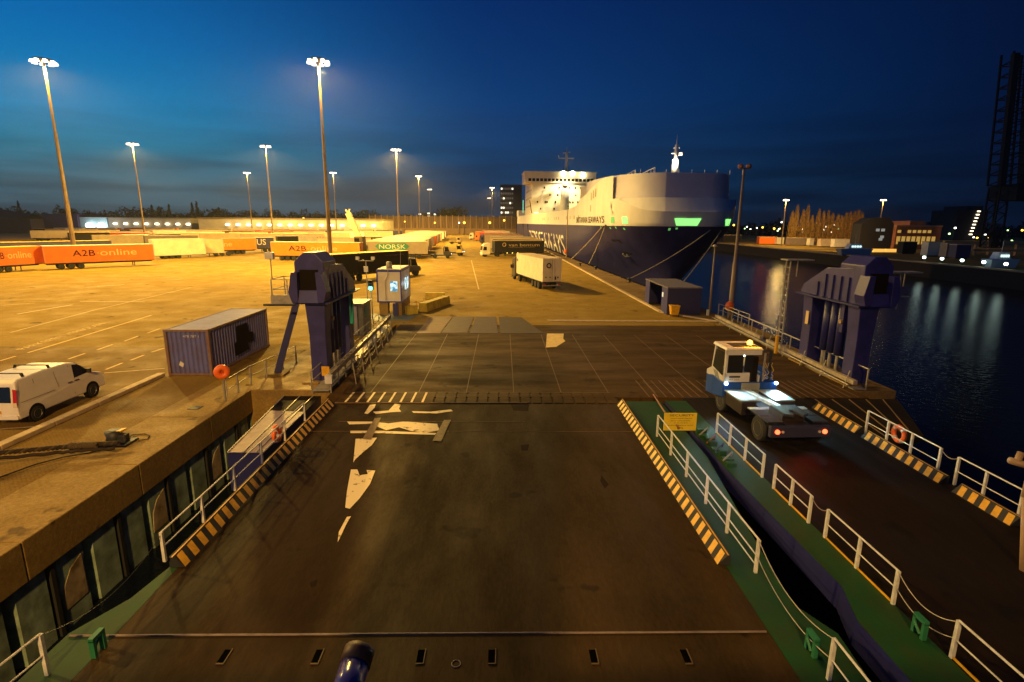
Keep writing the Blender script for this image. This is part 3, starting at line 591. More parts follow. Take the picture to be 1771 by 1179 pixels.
MB().ball((20.9, 48.8, 1.05), .42, 14, 1, .55, 1.12).build('case', orange, b_, smooth=True); MB().tube([(20.95, 48.9, 0), (20.95, 48.9, .9)], .04, 8).build('pole', galv, b_)
e = empty('lamp_post', 'thin unlit lamp post beside the ship where the letters end', 'lamp post', (16.0, 136, 0))
MB().lathe((16.0, 136, 0), [(.16, 0), (.10, 12.5)], 8).build('pole', polem, e); MB().box((15.8, 135.2, 12.4), (16.2, 136, 12.6)).build('lamp_head', dark, e)
b_ = empty('life_ring_case', 'orange life ring case at the foot of the lamp post beside the ship', 'life ring case', (15.55, 134, 0))
MB().ball((15.55, 134, 1.6), .45, 10, 1, .6, 1.3).build('case', orange, b_, smooth=True); MB().tube([(15.55, 134, 0), (15.55, 134, 1.3)], .05, 6).build('pole', galv, b_)

# ------------------------------------------------------------------ blue container on the left
def corr(x0, x1, y0, y1, n_x, n_y, dep):
    pts = []
    def side(a, b, n, nx, ny):
        for i in range(n):
            for t, o in ((.08, 0), (.30, dep), (.58, dep), (.80, 0)):
                s = (i+t)/n; pts.append((a[0]+(b[0]-a[0])*s+nx*o, a[1]+(b[1]-a[1])*s+ny*o))
    side((x0, y0), (x1, y0), n_x, 0, 1); side((x1, y0), (x1, y1), n_y, -1, 0); side((x1, y1), (x0, y1), n_x, 0, -1); side((x0, y1), (x0, y0), n_y, 1, 0); return pts
cont_blue = mat('container_blue', (.135, .15, .46), .55, .0, var=.35, scale=1.5, col2=(.12, .11, .28))
def container(e, x0, x1, y0, y1, h, m, z=.0, nx=9, ny=24):
    MB().prism(corr(x0+.06, x1-.06, y0+.06, y1-.06, nx, ny, .085), z+.14, z+h-.1).build('wall', m, e)
    fr = MB()
    for xx in (x0, x1-.14):
        for yy in (y0, y1-.14): fr.box((xx, yy, z+.02), (xx+.14, yy+.14, z+h))
    for zz in (z+.03, z+h-.13):
        fr.box((x0+.14, y0+.01, zz), (x1-.14, y0+.13, zz+.12)); fr.box((x0+.14, y1-.13, zz), (x1-.14, y1-.01, zz+.12)); fr.box((x0+.01, y0+.14, zz), (x0+.13, y1-.14, zz+.12)); fr.box((x1-.13, y0+.14, zz), (x1-.01, y1-.14, zz+.12))
    fr.build('frame', mat('rusty_blue_frame', (.20, .15, .16), .6, var=.5, scale=3, col2=(.20, .09, .04)), e)
    MB().box((x0+.13, y0+.13, z+h-.1), (x1-.13, y1-.13, z+h-.03)).build('roof', m, e)
ce = empty('shipping_container', 'blue grey corrugated shipping container standing on the left quay behind the orange case', 'container', (-17.15, 32.5, 0))
container(ce, -18.36, -15.95, 28.95, 36.4, 2.62, cont_blue)
dd = MB(); xx = -15.945
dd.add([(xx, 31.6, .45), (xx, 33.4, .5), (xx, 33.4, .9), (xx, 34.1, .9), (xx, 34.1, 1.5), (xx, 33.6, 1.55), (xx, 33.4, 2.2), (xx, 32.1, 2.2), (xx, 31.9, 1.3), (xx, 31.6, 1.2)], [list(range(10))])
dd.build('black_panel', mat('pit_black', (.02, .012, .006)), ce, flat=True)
text('478 787 1', plane_fn((-17.35, 28.985, 2.17), (.85, 0, 0), (0, 0, .13)), white, ce)
MB().quad((-17.75, 28.98, .62), (-17.55, 28.98, .50), (-17.45, 28.98, .70), (-17.65, 28.98, .86)).build('hazard_label', white, ce, flat=True)

# ------------------------------------------------------------------ blue shelter and yellow bin on the right quay
se = empty('shelter', 'open fronted dark blue container shelter with a pale panel on the right quay', 'shelter', (17.5, 55, 0))
pA, pB = Vector((15.55, 60.0, 0)), Vector((15.65, 49.6, 0)); sbl = mat('shelter_blue', (.035, .038, .21), .5, var=.25, scale=1)
x0, x1, y0, y1, h = 15.55, 18.75, 50.2, 58.2, 2.5
MB().box((x0, y0, 0), (x1, y0+.1, h)).build('end_wall', mat('shelter_dark', (.02, .022, .09), .6), se); MB().box((x0, y1-.1, 0), (x1, y1, h)).build('end_wall', sbl, se); MB().box((x1-.1, y0+.1, 0), (x1, y1-.1, h)).build('back_wall', blued, se)
MB().box((x0, y0+.1, 0), (x0+.1, y0+1.9, h)).build('front_panel', sbl, se); MB().box((x0, y1-1.6, 0), (x0+.1, y1-.1, h)).build('front_panel', sbl, se)
MB().box((x0-.05, y0-.05, h), (x1+.05, y1+.05, h+.12)).build('roof', mat('shelter_roof', (.17, .15, .19), .6, var=.3), se)
MB().box((x0-.02, y0+1.35, 1.5), (x0-.005, y0+1.75, 1.95)).build('pale_panel', glow('panel', (.9, .9, .7), .6), se)
MB().box((x0+1.2, y0+.6, 0), (x0+2.2, y1-2, .9)).build('bench', dark, se)
be = empty('waste_bin', 'yellow wheeled waste bin standing against the blue shelter', 'bin', (16.05, 49.5, 0))
MB().loft([[(15.7+a*.08, 49.2+a*.05, z) if 0 else p for p in ((16.05-w_, 49.5-d_, z), (16.05+w_, 49.5-d_, z), (16.05+w_, 49.5+d_, z), (16.05-w_, 49.5+d_, z))] for z, w_, d_ in ((.12, .33, .28), (.95, .42, .36))]).build('tub', yellow, be, bevel=.03)
MB().box((15.6, 49.1, .95), (16.5, 49.9, 1.02)).build('lid', yellow, be, bevel=.02)
for s in (-1, 1): MB().lathe((16.05+s*.36, 49.3, .1), [(.01, -.03), (.1, -.03), (.1, .03), (.01, .03)], 12, 'x').build('wheel', black, be)
for i, (px, py) in enumerate([(1088, 488), (1030, 466), (1003, 460)]):
    p = at(px, py); b = MB(); b.lathe((p.x, p.y, 0), [(.32, 0), (.30, .1), (.2, .15), (.2, .4), (.34, .5), (.3, .62), (.05, .65)], 12)
    tag(b.build('bollard', dark, smooth=True), ['nearest mooring bollard on the right quay edge before the ship', 'middle mooring bollard on the right quay edge', 'farthest mooring bollard on the right quay edge by the trailer'][i], 'bollard', 'mooring bollards on the right quay')

# ------------------------------------------------------------------ control cabin group
cw = mat('cabin_white', (.66, .60, .50), .5, var=.15, scale=1.5)
c = empty('control_cabin', 'white control cabin with blue trim and lit windows on concrete feet', 'cabin', (-10.3, 51.5, 0))
cx0, cx1, cy0, cy1, cz0, cz1 = -11.35, -9.15, 49, 53.6, 1.25, 4.15
MB().box((cx0, cy0, cz0), (cx1, cy1, cz1)).build('body', cw, c, bevel=.02)
tr = MB(); bt = mat('trim_blue', (.03, .04, .30), .4)
for x in (cx0-.02, cx1-.10):
    for y in (cy0-.02, cy1-.10): tr.box((x, y, cz0), (x+.12, y+.12, cz1))
tr.box((cx0-.025, cy0-.025, cz1-.16), (cx1+.025, cy1+.025, cz1+.02)); tr.box((cx0-.025, cy0-.025, cz0-.04), (cx1+.025, cy1+.025, cz0+.08)); tr.build('trim', bt, c)
MB().box((cx0+.05, cy0+.05, cz1+.02), (cx1-.05, cy1-.05, cz1+.10)).build('roof', cw, c)
wl = bpy.data.materials.new('lit_window'); wl.use_nodes = True; t = wl.node_tree; b = t.nodes['Principled BSDF']; gg = t.nodes.new('ShaderNodeNewGeometry'); n1 = t.nodes.new('ShaderNodeTexNoise'); n1.inputs['Scale'].default_value = 2.2
cr = t.nodes.new('ShaderNodeValToRGB'); cr.color_ramp.elements[0].color = (.04, .25, .42, 1); cr.color_ramp.elements[0].position = .42; cr.color_ramp.elements[1].color = (.75, 1, 1, 1); cr.color_ramp.elements[1].position = .52
t.links.new(gg.outputs['Position'], n1.inputs[0]); t.links.new(n1.outputs[0], cr.inputs[0]); t.links.new(cr.outputs[0], b.inputs['Emission Color']); b.inputs['Emission Strength'].default_value = 1.1; b.inputs['Base Color'].default_value = (.02, .03, .04, 1)
def window(x0, y0, z0, x1, y1, z1, par, m=wl):
    fr = MB(); fr.box((x0-.05, y0-.02, z0-.05), (x1+.05, y1+.0, z1+.05)) if x1-x0 > .2 else fr.box((x0, y0-.05, z0-.05), (x1+.02, y1+.05, z1+.05))
    f_ = fr.build('window', cw, par); p = MB(); p.box((x0, y0-.03, z0), (x1, y0-.021, z1)) if x1-x0 > .2 else p.box((x1+.021, y0, z0), (x1+.03, y1, z1)); p.build('pane', m, f_); return f_
window(-10.15, cy0-.01, 2.25, -9.5, cy0, 3.15, c)
for k in range(2): window(cx1, 50.6+k*1.1, 2.2, cx1+.01, 51.4+k*1.1, 3.3, c)
light('cabin_light', 'POINT', (-8.6, 51.5, 2.7), 18, (.6, .9, 1), size=.2, parent=c)
ft = MB(); ft.box((cx0+.1, cy0+.1, 0), (cx0+.9, cy0+.8, 1.2)); ft.box((cx1-.6, cy0+.1, 0), (cx1-.05, cy1, 1.2)); ft.build('foot', concrete, c)
MB().box((-9.95, 48.8, 0), (-9.5, 49.05, 1.15)).build('equipment_box', blued, c)
rf = MB(); rf.lathe((-10.4, 50, cz1+.1), [(.26, 0), (.26, .55), (.05, .6)], 12); rf.build('roof_vent', galv, c, smooth=True)
MB().tube([(-9.4, 50.2, cz1+.1), (-9.35, 50.2, cz1+1.6)], .02, 6).build('aerial', galv, c); MB().tube([(-10.6, 48.96, 1.4), (-10.6, 48.96, 3.2), (-10.35, 48.96, 3.6), (-10.3, 48.96, 4.2)], .03, 6).build('conduit', galv, c)
e = empty('equipment_cabinet', 'tall pale green equipment cabinet beside the blue lifting tower', 'cabinet', (-11.2, 40.8, 0))
MB().box((-11.9, 40.0, 0), (-10.4, 42.4, 2.35)).build('body', mat('cabinet_green', (.36, .36, .24), .5, var=.2), e, bevel=.02); MB().box((-12.0, 39.9, 2.35), (-10.3, 42.5, 2.45)).build('roof', galv, e)
MB().box((-11.1, 39.97, .1), (-10.85, 39.99, 2.25)).build('door_strip', white, e); MB().box((-11.8, 39.97, .1), (-11.2, 39.985, 2.2)).build('door', galv, e)
MB().box((-10.39, 40.4, 1.3), (-10.37, 41.2, 2.2)).build('teal_panel', mat('teal_paint', (.02, .3, .28)), e)
e = empty('traffic_light', 'traffic light showing green on a post beside the control cabin', 'traffic light', (-11.4, 47, 0))
MB().tube([(-11.4, 47, 0), (-11.4, 47, 3.2)], .06, 8).build('pole', galv, e); MB().box((-11.62, 46.75, 2.6), (-11.18, 47.0, 3.5)).build('housing', dark, e, bevel=.03)
MB().lathe((-11.4, 46.72, 2.78), [(.01, -.03), (.15, -.03), (.17, .02)], 16, 'y').build('green_lamp', glow('green_signal', (.10, 1, .75), 7), e)
for z in (3.05, 3.32): MB().lathe((-11.4, 46.74, z), [(.01, -.01), (.11, -.01), (.12, .01)], 12, 'y').build('dark_lamp', glass, e)
for z in (2.95, 3.2, 3.46): MB().box((-11.56, 46.55, z), (-11.24, 46.75, z+.02)).build('visor', dark, e)
light('signal_light', 'POINT', (-11.4, 46.3, 2.78), 14, (.2, 1, .8), size=.12, parent=e)
e = empty('camera_pole', 'pole with a crossbar carrying two cameras left of the control cabin', 'camera pole', (-12.6, 50, 0))
MB().tube([(-12.5, 50, 0), (-12.5, 50, 4.9)], .05, 8).build('pole', galv, e); MB().beam((-13.2, 50, 4.9), (-11.8, 50, 4.9), .07, .07).build('crossbar', galv, e); MB().box((-12.68, 49.85, 3.9), (-12.32, 50.0, 4.4)).build('junction_box', white, e)
for s in (-1, 1): MB().loft([[(-12.5+s*.7-.14, 49.7, 5.0), (-12.5+s*.7+.14, 49.7, 5.0), (-12.5+s*.7+.14, 49.7, 5.3), (-12.5+s*.7-.14, 49.7, 5.3)], [(-12.5+s*.7-.1, 50.2, 5.05), (-12.5+s*.7+.1, 50.2, 5.05), (-12.5+s*.7+.1, 50.2, 5.25), (-12.5+s*.7-.1, 50.2, 5.25)]]).build('camera', white, e)
# yellow barriers
ycon = mat('yellow_concrete', (.62, .46, .05), .7, var=.35, scale=2, bump=.1)
def barrier(a, b, w0, w1, h, lab):
    a = Vector(a); b = Vector(b); d = (b-a).normalized(); s = d.cross(Vector((0, 0, 1)))
    pr = [(-w0/2, 0), (w0/2, 0), (w0/2, .15), (w1/2, h), (-w1/2, h), (-w0/2, .15)]
    o = MB().loft([[p+s*q+Vector((0, 0, z)) for q, z in pr] for p in (a, b)]).build('concrete_barrier', ycon, bevel=.03); tag(o, lab, 'barrier', 'yellow concrete barriers by the cabin')
barrier((-8.6, 60, 0), (-6.4, 60, 0), .6, .5, .75, 'long low yellow barrier running across behind the control cabin')
barrier((-7.6, 51.2, 0), (-5.9, 56.6, 0), .9, .75, .85, 'thick slanting yellow barrier at the edge of the roadway')
barrier((-8.9, 49.6, 0), (-8.0, 50.2, 0), .6, .4, .8, 'small yellow barrier end beside the cabin feet')
railing([(-8.7, 50, 0), (-8.3, 52, 0), (-7.9, 54, 0), (-7.2, 57.5, 0)], .95, 'yellow guard rail beside the slanting yellow barrier', name='guard_rail', m=yellow, group='yellow guard rails')
tag(MB().quad((-13, 46.5, .006), (-8.2, 46.5, .006), (-7.7, 50, .006), (-12, 50, .006)).build('painted_apron', mat('teal_grey', (.12, .15, .13), .6, var=.4)), kind='structure')

# ------------------------------------------------------------------ mooring hook and hawser on the left
rope = mat('tarred_rope', (.035, .022, .013), .9, var=.4, scale=18, bump=.5); rope2 = mat('worn_rope', (.10, .065, .03), .9, var=.6, scale=25, bump=.5)
hk = empty('mooring_hook', 'black mooring hook with a yellow top plate on the left quay', 'mooring hook', (-14.6, 19.5, .03))
b = MB(); b.box((-15.15, 19.2, .03), (-14.15, 20.0, .12)); b.build('base_plate', dark, hk, bevel=.02)
MB().lathe((-14.8, 19.6, .12), [(.30, 0), (.26, .2), (.30, .42)], 14).build('bollard', dark, hk, smooth=True); MB().box((-14.7, 19.45, .1), (-14.3, 19.75, .42)).build('hook_body', dark, hk, bevel=.05)
MB().loft([[(-15.05, 19.55, .50), (-14.5, 19.55, .56), (-14.45, 19.85, .56), (-15.0, 19.95, .50)], [(-15.05, 19.55, .45), (-14.5, 19.55, .50), (-14.45, 19.85, .50), (-15.0, 19.95, .45)]]).build('top_plate', yellow, hk)
def rr_(px, py, z): p = at(px, py, z); return (p.x, p.y, z)
rp1 = MB()
pts = [Vector(rr_(205, 766, .38)), Vector(rr_(150, 769, .42)), Vector(rr_(110, 773, .40)), Vector(rr_(0, 783, .62)), Vector(rr_(-160, 800, 1.0))]
def helix(P_, r, R2, ph, n=90, turns=26):
    out = []
    for i in range(n):
        s = i/(n-1)*(len(P_)-1); k = min(int(s), len(P_)-2); p = P_[k].lerp(P_[k+1], s-k); a = ph+turns*2*math.pi*i/n
        out.append(p+Vector((0, math.cos(a), math.sin(a)))*R2)
    return MB().tube(out, r, 6)
hw = empty('mooring_hawser', 'thick black mooring hawser running off to the left from the hook', 'rope', tuple(pts[0]))
for ph in (0, 2.1, 4.2): helix(pts, .045, .05, ph, 150, 18).build('strand', rope if ph < 4 else rope2, hw, smooth=True)
p2 = [p+Vector((0, -.22, -.12)) for p in pts]; helix(p2, .06, .015, 1, 60, 10).build('strand', rope, hw, smooth=True)
sl_ = [Vector(rr_(170, 770, .40)), Vector(rr_(122, 772, .42))]
for ph in (0, 3.1): helix(sl_, .05, .10, ph, 50, 7).build('splice', rope2, hw, smooth=True)
o = MB().tube([Vector(rr_(*q)) for q in [(186, 768, .3), (178, 776, .06), (160, 782, .06), (110, 790, .05), (60, 803, .05), (14, 820, .05), (-20, 832, .05)]], .025, 6).build('rope', rope); tag(o, 'thin black line lying on the quay below the hawser', 'rope')
o = MB().tube([Vector(rr_(*q)) for q in [(216, 760, .3), (228, 752, .08), (250, 750, .06), (259, 753, .06), (255, 759, .06), (240, 761, .06), (226, 756, .1)]], .022, 6).build('rope', rope2); tag(o, 'looped thin rope end right of the mooring hook', 'rope')

# ------------------------------------------------------------------ bollard pipe in the foreground, and pipe at the right edge
fp = empty('ship_pipe', 'shiny blue pipe with a brown cap rising at the bottom of the photo', 'pipe', (-1, 3, 5))
c0 = CAM+ray(620, 1130)*4.0; c1 = CAM+ray(584, 1245)*3.6; dv = (c0-c1).normalized()
MB().tube([c1, c0-dv*.09], .105, 20).build('shaft', mat('gloss_blue', (.06, .06, .30), .18, .0, spec=.9), fp, smooth=True); MB().tube([c0-dv*.09, c0-dv*.01, c0+dv*.03], .112, 20).build('cap', mat('brown_cap', (.10, .05, .025), .5), fp, smooth=True)
fq = empty('valve_pipe', 'pale brown pipe fitting entering at the right edge above the far railing', 'pipe', (16, 14, 0))
tan = mat('tan_paint', (.42, .27, .14), .6, var=.2)
P_ = lambda px, py: CAM+ray(px, py)*13.5
MB().tube([P_(1747, 796), P_(1800, 812)], .085, 12).build('arm', tan, fq, smooth=True); MB().tube([P_(1757, 803), P_(1766, 782)], .075, 12).build('stub', tan, fq, smooth=True); MB().tube([P_(1790, 775), P_(1778, 832), P_(1772, 860)], .07, 12).build('standpipe', tan, fq, smooth=True)
MB().tube([P_(1775, 858), P_(1770, 1010)], .09, 12).build('post', tan, fq, smooth=True)
# ------------------------------------------------------------------ vehicles
tyre_m = black; rim_m = mat('rim_steel', (.32, .30, .27), .45, .5)
def wheel(c, r, w_, par, axis='x', n=20, out=1):
    cx, cy, cz = c
    t_ = MB().lathe(c, [(r*.55, -w_/2), (r*.9, -w_/2), (r, -w_*.36), (r, w_*.36), (r*.9, w_/2), (r*.55, w_/2)], n, axis).build('wheel', tyre_m, par, smooth=False)
    MB().lathe(c, [(.02, out*(w_/2-.07)), (r*.22, out*(w_/2-.02)), (r*.30, out*(w_/2-.07)), (r*.5, out*(w_/2-.05)), (r*.57, out*(w_/2+.01)), (r*.57, out*(w_/2-.15)), (.02, out*(w_/2-.15))], n, axis).build('rim', rim_m, t_)
    return t_
# --- white van
def van():
    e = empty('delivery_van', 'white panel van with dark roof bars parked on the left quay', 'van')
    vp = mat('van_white', (.80, .76, .72), .32, var=.08, scale=1.5); Lh = 4.85
    prof = [(0.02, .34), (0, .62), (.03, 1.02), (.10, 1.30), (.22, 1.78), (.40, 1.90), (1.6, 1.95), (2.9, 1.93), (3.30, 1.84), (4.05, 1.28), (4.20, 1.18), (4.68, 1.02), (4.80, .86), (4.85, .60), (4.82, .34)]
    W = lambda z: .945 if z < 1.05 else .945-.17*(z-1.05)/.9
    prs = [[(s*(W(z)-(.0 if k else .0)), y, z) for (y, z) in prof] for s, k in ((-1, 0), (1, 0))]
    lp = []
    for q, (ins, sc_) in ((-1, (0.06, .985)), (-1, (0, 1)), (1, (0, 1)), (1, (.06, .985))):
        if sc_ != 1: continue
        lp.append([(q*W(z), y, z) for y, z in prof])
    b = MB(); b.loft(lp)
    body = b.build('body', vp, e, bevel=.055)
    for s in (-1, 1):
        f = lambda y, z, o=.006: (s*(W(z)+o), y, z)
        MB().quad(f(3.02, 1.20), f(4.02, 1.24), f(3.42, 1.73), f(3.12, 1.78)).build('side_window', glass, e, flat=True)
        sl = MB()
        for y_, za, zb in ((1.05, .5, 1.75), (2.92, .5, 1.80), (2.1, 1.05, 1.75)): sl.quad(f(y_-.009, za), f(y_+.009, za), f(y_+.009, zb), f(y_-.009, zb))
        sl.quad(f(.2, .99), f(1.9, .99), f(1.9, 1.012), f(.2, 1.012)); sl.build('panel_gap', mat('gap', (.10, .07, .05), .8), e, flat=True)
        for y_ in (2.62, 3.0): MB().box((s*.95-.012, y_, 1.06), (s*.95+.012, y_+.24, 1.10)).build('door_handle', dark, e)
        MB().box((s*1.0-.08, 3.78, 1.22), (s*1.0+.08, 3.9, 1.42)).build('mirror', dark, e, bevel=.02)
        for y_ in (.84, 3.95):
            MB().lathe((s*.80, y_, .36), [(.02, 0), (.40, 0), (.40, .155), (.02, .155)] if s > 0 else [(.02, 0), (.40, 0), (.40, -.155), (.02, -.155)], 20, 'x').build('wheel_arch', mat('pit_black', (.02, .012, .006)), e)
            wheel((s*.86, y_, .33), .33, .22, e, 'x', 22, s)
        MB().add([(s*.80, -.012, .86), (s*.945, .012, .86), (s*.905, .13, 1.55), (s*.79, .10, 1.58)], [(0, 1, 2, 3)]).build('tail_light', mat('tail_red', (.45, .01, .01), .3), e, flat=True)
        MB().add([(s*.80, -.018, .86), (s*.945, .006, .86), (s*.945, .004, 1.05), (s*.80, -.010, 1.05)], [(0, 1, 2, 3)]).build('reverse_light', mat('clear_lens', (.7, .6, .45), .2), e, flat=True)
    MB().add([(-.72, -.006, 1.06), (.72, -.006, 1.06), (.66, .145, 1.66), (-.66, .145, 1.66)], [(0, 1, 2, 3)]).build('rear_window', glass, e, flat=True)
    MB().box((-.93, -.05, .36), (.93, .04, .52)).build('rear_bumper', vp, e, bevel=.02); MB().box((-.3, -.03, .60), (.3, -.004, .72)).build('number_plate', yellow, e)
    MB().add([(-.72, 3.36, 1.84), (.72, 3.36, 1.84), (.80, 4.06, 1.31), (-.80, 4.06, 1.31)], [(0, 1, 2, 3)]).build('windscreen', glass, e, flat=True)
    for y_ in (.75, 2.05):
        rb = MB(); rb.beam((-.72, y_, 2.06), (.72, y_, 2.06), .05, .035); rb.beam((-.72, y_, 1.92), (-.66, y_, 2.07), .10, .05); rb.beam((.72, y_, 1.92), (.66, y_, 2.07), .10, .05); rb.build('roof_bar', black, e)
    return e
v = van(); v.scale = (1.03, 1.04, 1.03); v.location = (-20.7, 21.2, 0); v.rotation_euler = (0, 0, R(.8))

# --- semi-trailers
def cloth(name, c, r=.55): return mat(name, c, r, var=.18, scale=.8)
C_OR = cloth('orange_sheet', (.80, .17, .015)); C_AM = cloth('amber_sheet', (.80, .235, .008)); C_WH = cloth('white_box', (.72, .66, .50)); C_CR = cloth('cream_box', (.60, .47, .29))
C_NV = cloth('navy_sheet', (.035, .035, .11)); C_BK = cloth('black_sheet', (.008, .006, .006), .8); C_GR = cloth('grey_sheet', (.30, .24, .17)); C_RD = cloth('red_sheet', (.45, .03, .02)); C_YL = cloth('yellow_roof', (.85, .55, .02)); C_TN = cloth('tan_roof', (.62, .48, .27))
C_GN = cloth('green_logo', (.03, .22, .13)); INK = cloth('dark_ink', (.008, .005, .010), .9); LOR = cloth('pale_orange_ink', (.95, .50, .22)); GLD = cloth('gold_ink', (.45, .33, .14))
def trailer(lab, A, B, side, roof, z0=1.12, z1=4.0, wend='A', texts=(), door=None, group='semi trailers parked on the quay', name='semi_trailer', detail=True, ribs=True):
    A = Vector((A[0], A[1], 0)); B = Vector((B[0], B[1], 0)); L_ = (B-A).length; ang = math.atan2(B.y-A.y, B.x-A.x)
    e = empty(name, lab, 'trailer', (0, 0, 0), group); W = 2.5
    MB().box((0, 0, z0), (L_, W, z1-.06)).build('body', side, e)
    MB().box((-.03, -.03, z1-.06), (L_+.03, W+.03, z1)).build('roof', roof, e)
    MB().box((L_-.0, .0, z0+.02), (L_+.04, W, z1-.1)).build('end_wall', door or side, e)
    MB().box((-.04, 0, z0+.02), (0, W, z1-.1)).build('end_wall', door or side, e)
    if ribs:
        rb = MB(); n = int(L_/.68)
        for k in range(n+1): rb.box((k*L_/n-.02, -.012, z0-.03), (k*L_/n+.02, 0, z0+.22))
        for xx in (0, L_-.12): rb.box((xx, -.02, z0), (xx+.12, 0, z1-.06))
        rb.build('side_strap', mat('strap_'+side.name, [c*.55+.12 for c in side.node_tree.nodes['Principled BSDF'].inputs['Base Color'].default_value[:3]]), e)
    ch = MB(); ch.box((.3, .75, .78), (L_-.3, .95, z0)); ch.box((.3, 1.55, .78), (L_-.3, 1.75, z0)); ch.box((.05, .05, z0-.12), (L_-.05, W-.05, z0)); ch.build('chassis', dark, e)
    xs = [2.1, 3.45, 4.8] if wend == 'A' else [L_-2.1, L_-3.45, L_-4.8]; lx = L_-3.2 if wend == 'A' else 3.0
    for x_ in xs:
        wheel((x_, .28, .5), .5, .38, e, 'y', 16, -1); wheel((x_, W-.28, .5), .5, .38, e, 'y', 12, 1)
    for yy in (.55, W-.65): MB().box((lx, yy, .08), (lx+.12, yy+.1, .95)).build('landing_leg', dark, e)
    for tx, u0_, u1_, v0_, v1_, m_ in texts:
        text(tx, plane_fn((L_*u0_, -.035, z0+(z1-z0)*v0_), (L_*(u1_-u0_), 0, 0), (0, 0, (z1-z0)*(v1_-v0_))), m_, e)
    e.location = A; e.rotation_euler = (0, 0, ang); e['L'] = L_
    return e
A2B = lambda: [('A2B', .24, .44, .36, .72, INK), ('-', .455, .475, .50, .54, LOR), ('online', .485, .83, .36, .74, LOR)]
XP = lambda px, Y: (X(px, Y), Y)
trailer('orange lettered trailer cut off by the left edge of the photo', XP(-60, 84), XP(66, 93.5), C_OR, C_YL, texts=A2B())
trailer('orange lettered trailer standing beside the leftmost tall mast', XP(68, 92.5), XP(261, 104), C_OR, C_WH, texts=A2B())
trailer('amber lettered trailer half hidden by the blue tower head', XP(466, 119), XP(620, 118), C_AM, C_WH, texts=[('A2B', .20, .40, .36, .72, INK), ('-', .41, .43, .5, .54, LOR), ('online', .45, .75, .36, .74, LOR)])
trailer('long white box trailer right of the orange lettered trailer', XP(262, 120), XP(352, 128), C_WH, C_WH, z0=.75, z1=4.3)
trailer('amber trailer with two pale letters at its left end', XP(382, 139), XP(441, 144), C_AM, C_CR, texts=[('ne', .05, .28, .3, .6, LOR)], wend='A')
trailer('dirty cream box trailer left of the short amber one', XP(352, 131), XP(384, 133), C_CR, C_CR, z0=.8)
trailer('navy trailer end with pale lettering in the left yard', XP(441, 150), XP(472, 152), C_NV, C_CR, texts=[('US', .05, .55, .3, .85, C_WH)])
trailer('black trailer with a bright yellow roof behind the blue tower', XP(572, 74.5), XP(705, 87), C_BK, C_YL, texts=[('transport', .66, .93, .74, .84, mat('faint_ink', (.08, .06, .08)))], wend='A')
nk = trailer('grey trailer with a green lettered logo in the middle of the yard', XP(624, 126), XP(739, 128), C_GR, C_CR, wend='B')
Ln = nk['L']; lg = MB()
lg.add([(Ln*x_, -.02, 1.12+2.88*z_) for x_, z_ in ((.20, .62), (.25, .82), (.66, .86), (.72, .62), (.67, .32), (.26, .32))], [(0, 1, 2, 3, 4, 5)]); lg.v = [Vector(p) for p in lg.v]
lgo = bpy.data.meshes.new('logo'); lgo.from_pydata([tuple(p) for p in lg.v], [], lg.f); lgo.materials.append(C_GN); lo_ = bpy.data.objects.new('logo', lgo); sc.collection.objects.link(lo_); lo_.parent = nk
tv, tf = text_geo('NORSK'); me = bpy.data.meshes.new('lettering'); me.from_pydata([(Ln*(.26+.40*u), -.03, 1.12+2.88*(.42+.34*v_)) for u, v_ in tv], [], tf); me.materials.append(C_WH); o = bpy.data.objects.new('lettering', me); sc.collection.objects.link(o); o.parent = nk
trailer('trailer with a black letter on its cream side and a mast in front', XP(512, 176), XP(561, 180), C_WH, C_CR, texts=[('W', .72, .95, .3, .8, INK)])
trailer('red roofed trailer just left of the mobile crane', XP(548, 150), XP(640, 153), C_CR, C_RD)
trailer('dark trailer with faint pale lettering in front of the warehouse', XP(215, 168), XP(312, 186), C_BK, C_WH, texts=[('van bentum', .3, .95, .35, .7, C_CR)])
trailer('dark brown trailer between the navy and the lettered cream trailers', XP(478, 165), XP(515, 168), C_BK, C_CR)
trailer('trailer with yellow roof behind the orange ones at the far left', XP(-40, 104), XP(190, 122), C_NV, C_YL)
# prototypes for the rows of the yard: box, roof, chassis, wheels
def proto(col, roof, lab):
    e = empty('semi_trailer', lab, 'trailer', (0, 0, 0), 'trailers in the packed rows of the yard')
    MB().box((0, 0, 1.1), (13.6, 2.5, 3.94)).build('body', col, e); MB().box((-.03, -.03, 3.94), (13.63, 2.53, 4.0)).build('roof', roof, e)
    ch = MB(); ch.box((.3, .7, .75), (13.3, 1.8, 1.1)); ch.build('chassis', dark, e)
    for x_ in (2.1, 3.45, 4.8):
        MB().lathe((x_, .3, .5), [(.02, -.2), (.5, -.2), (.5, .2), (.02, .2)], 10, 'y').build('wheel', black, e); MB().lathe((x_, 2.2, .5), [(.02, -.2), (.5, -.2), (.5, .2), (.02, .2)], 10, 'y').build('wheel', black, e)
    MB().box((10.3, .6, .05), (10.42, .7, 1.1)).build('landing_leg', dark, e)
    return e
kinds = [('cream', C_CR, C_TN), ('white', C_WH, C_WH), ('navy', C_NV, C_CR), ('orange', C_OR, C_WH), ('grey', C_GR, C_TN), ('red', C_RD, C_TN), ('black', C_BK, C_YL), ('amber', C_AM, C_CR)]
used = {}
protos = {}
def far_trailer(kind, x, y, rz, where, s=1):
    k, c_, r_ = kinds[kind]; lab = '%s sided trailer in the packed rows of the yard' % k
    if kind not in protos: protos[kind] = proto(c_, r_, lab); e = protos[kind]; e.location = (x, y, 0); e.rotation_euler = (0, 0, rz); return e
    e = copy_tree(protos[kind], (x, y, 0), rz, lab); return e
rnd = random.Random(11)
seq = [0, 1, 0, 4, 1, 7, 0, 1, 3, 0, 1, 4, 0, 1, 2, 0, 1, 7, 0, 1, 4, 0]
y = 133.0
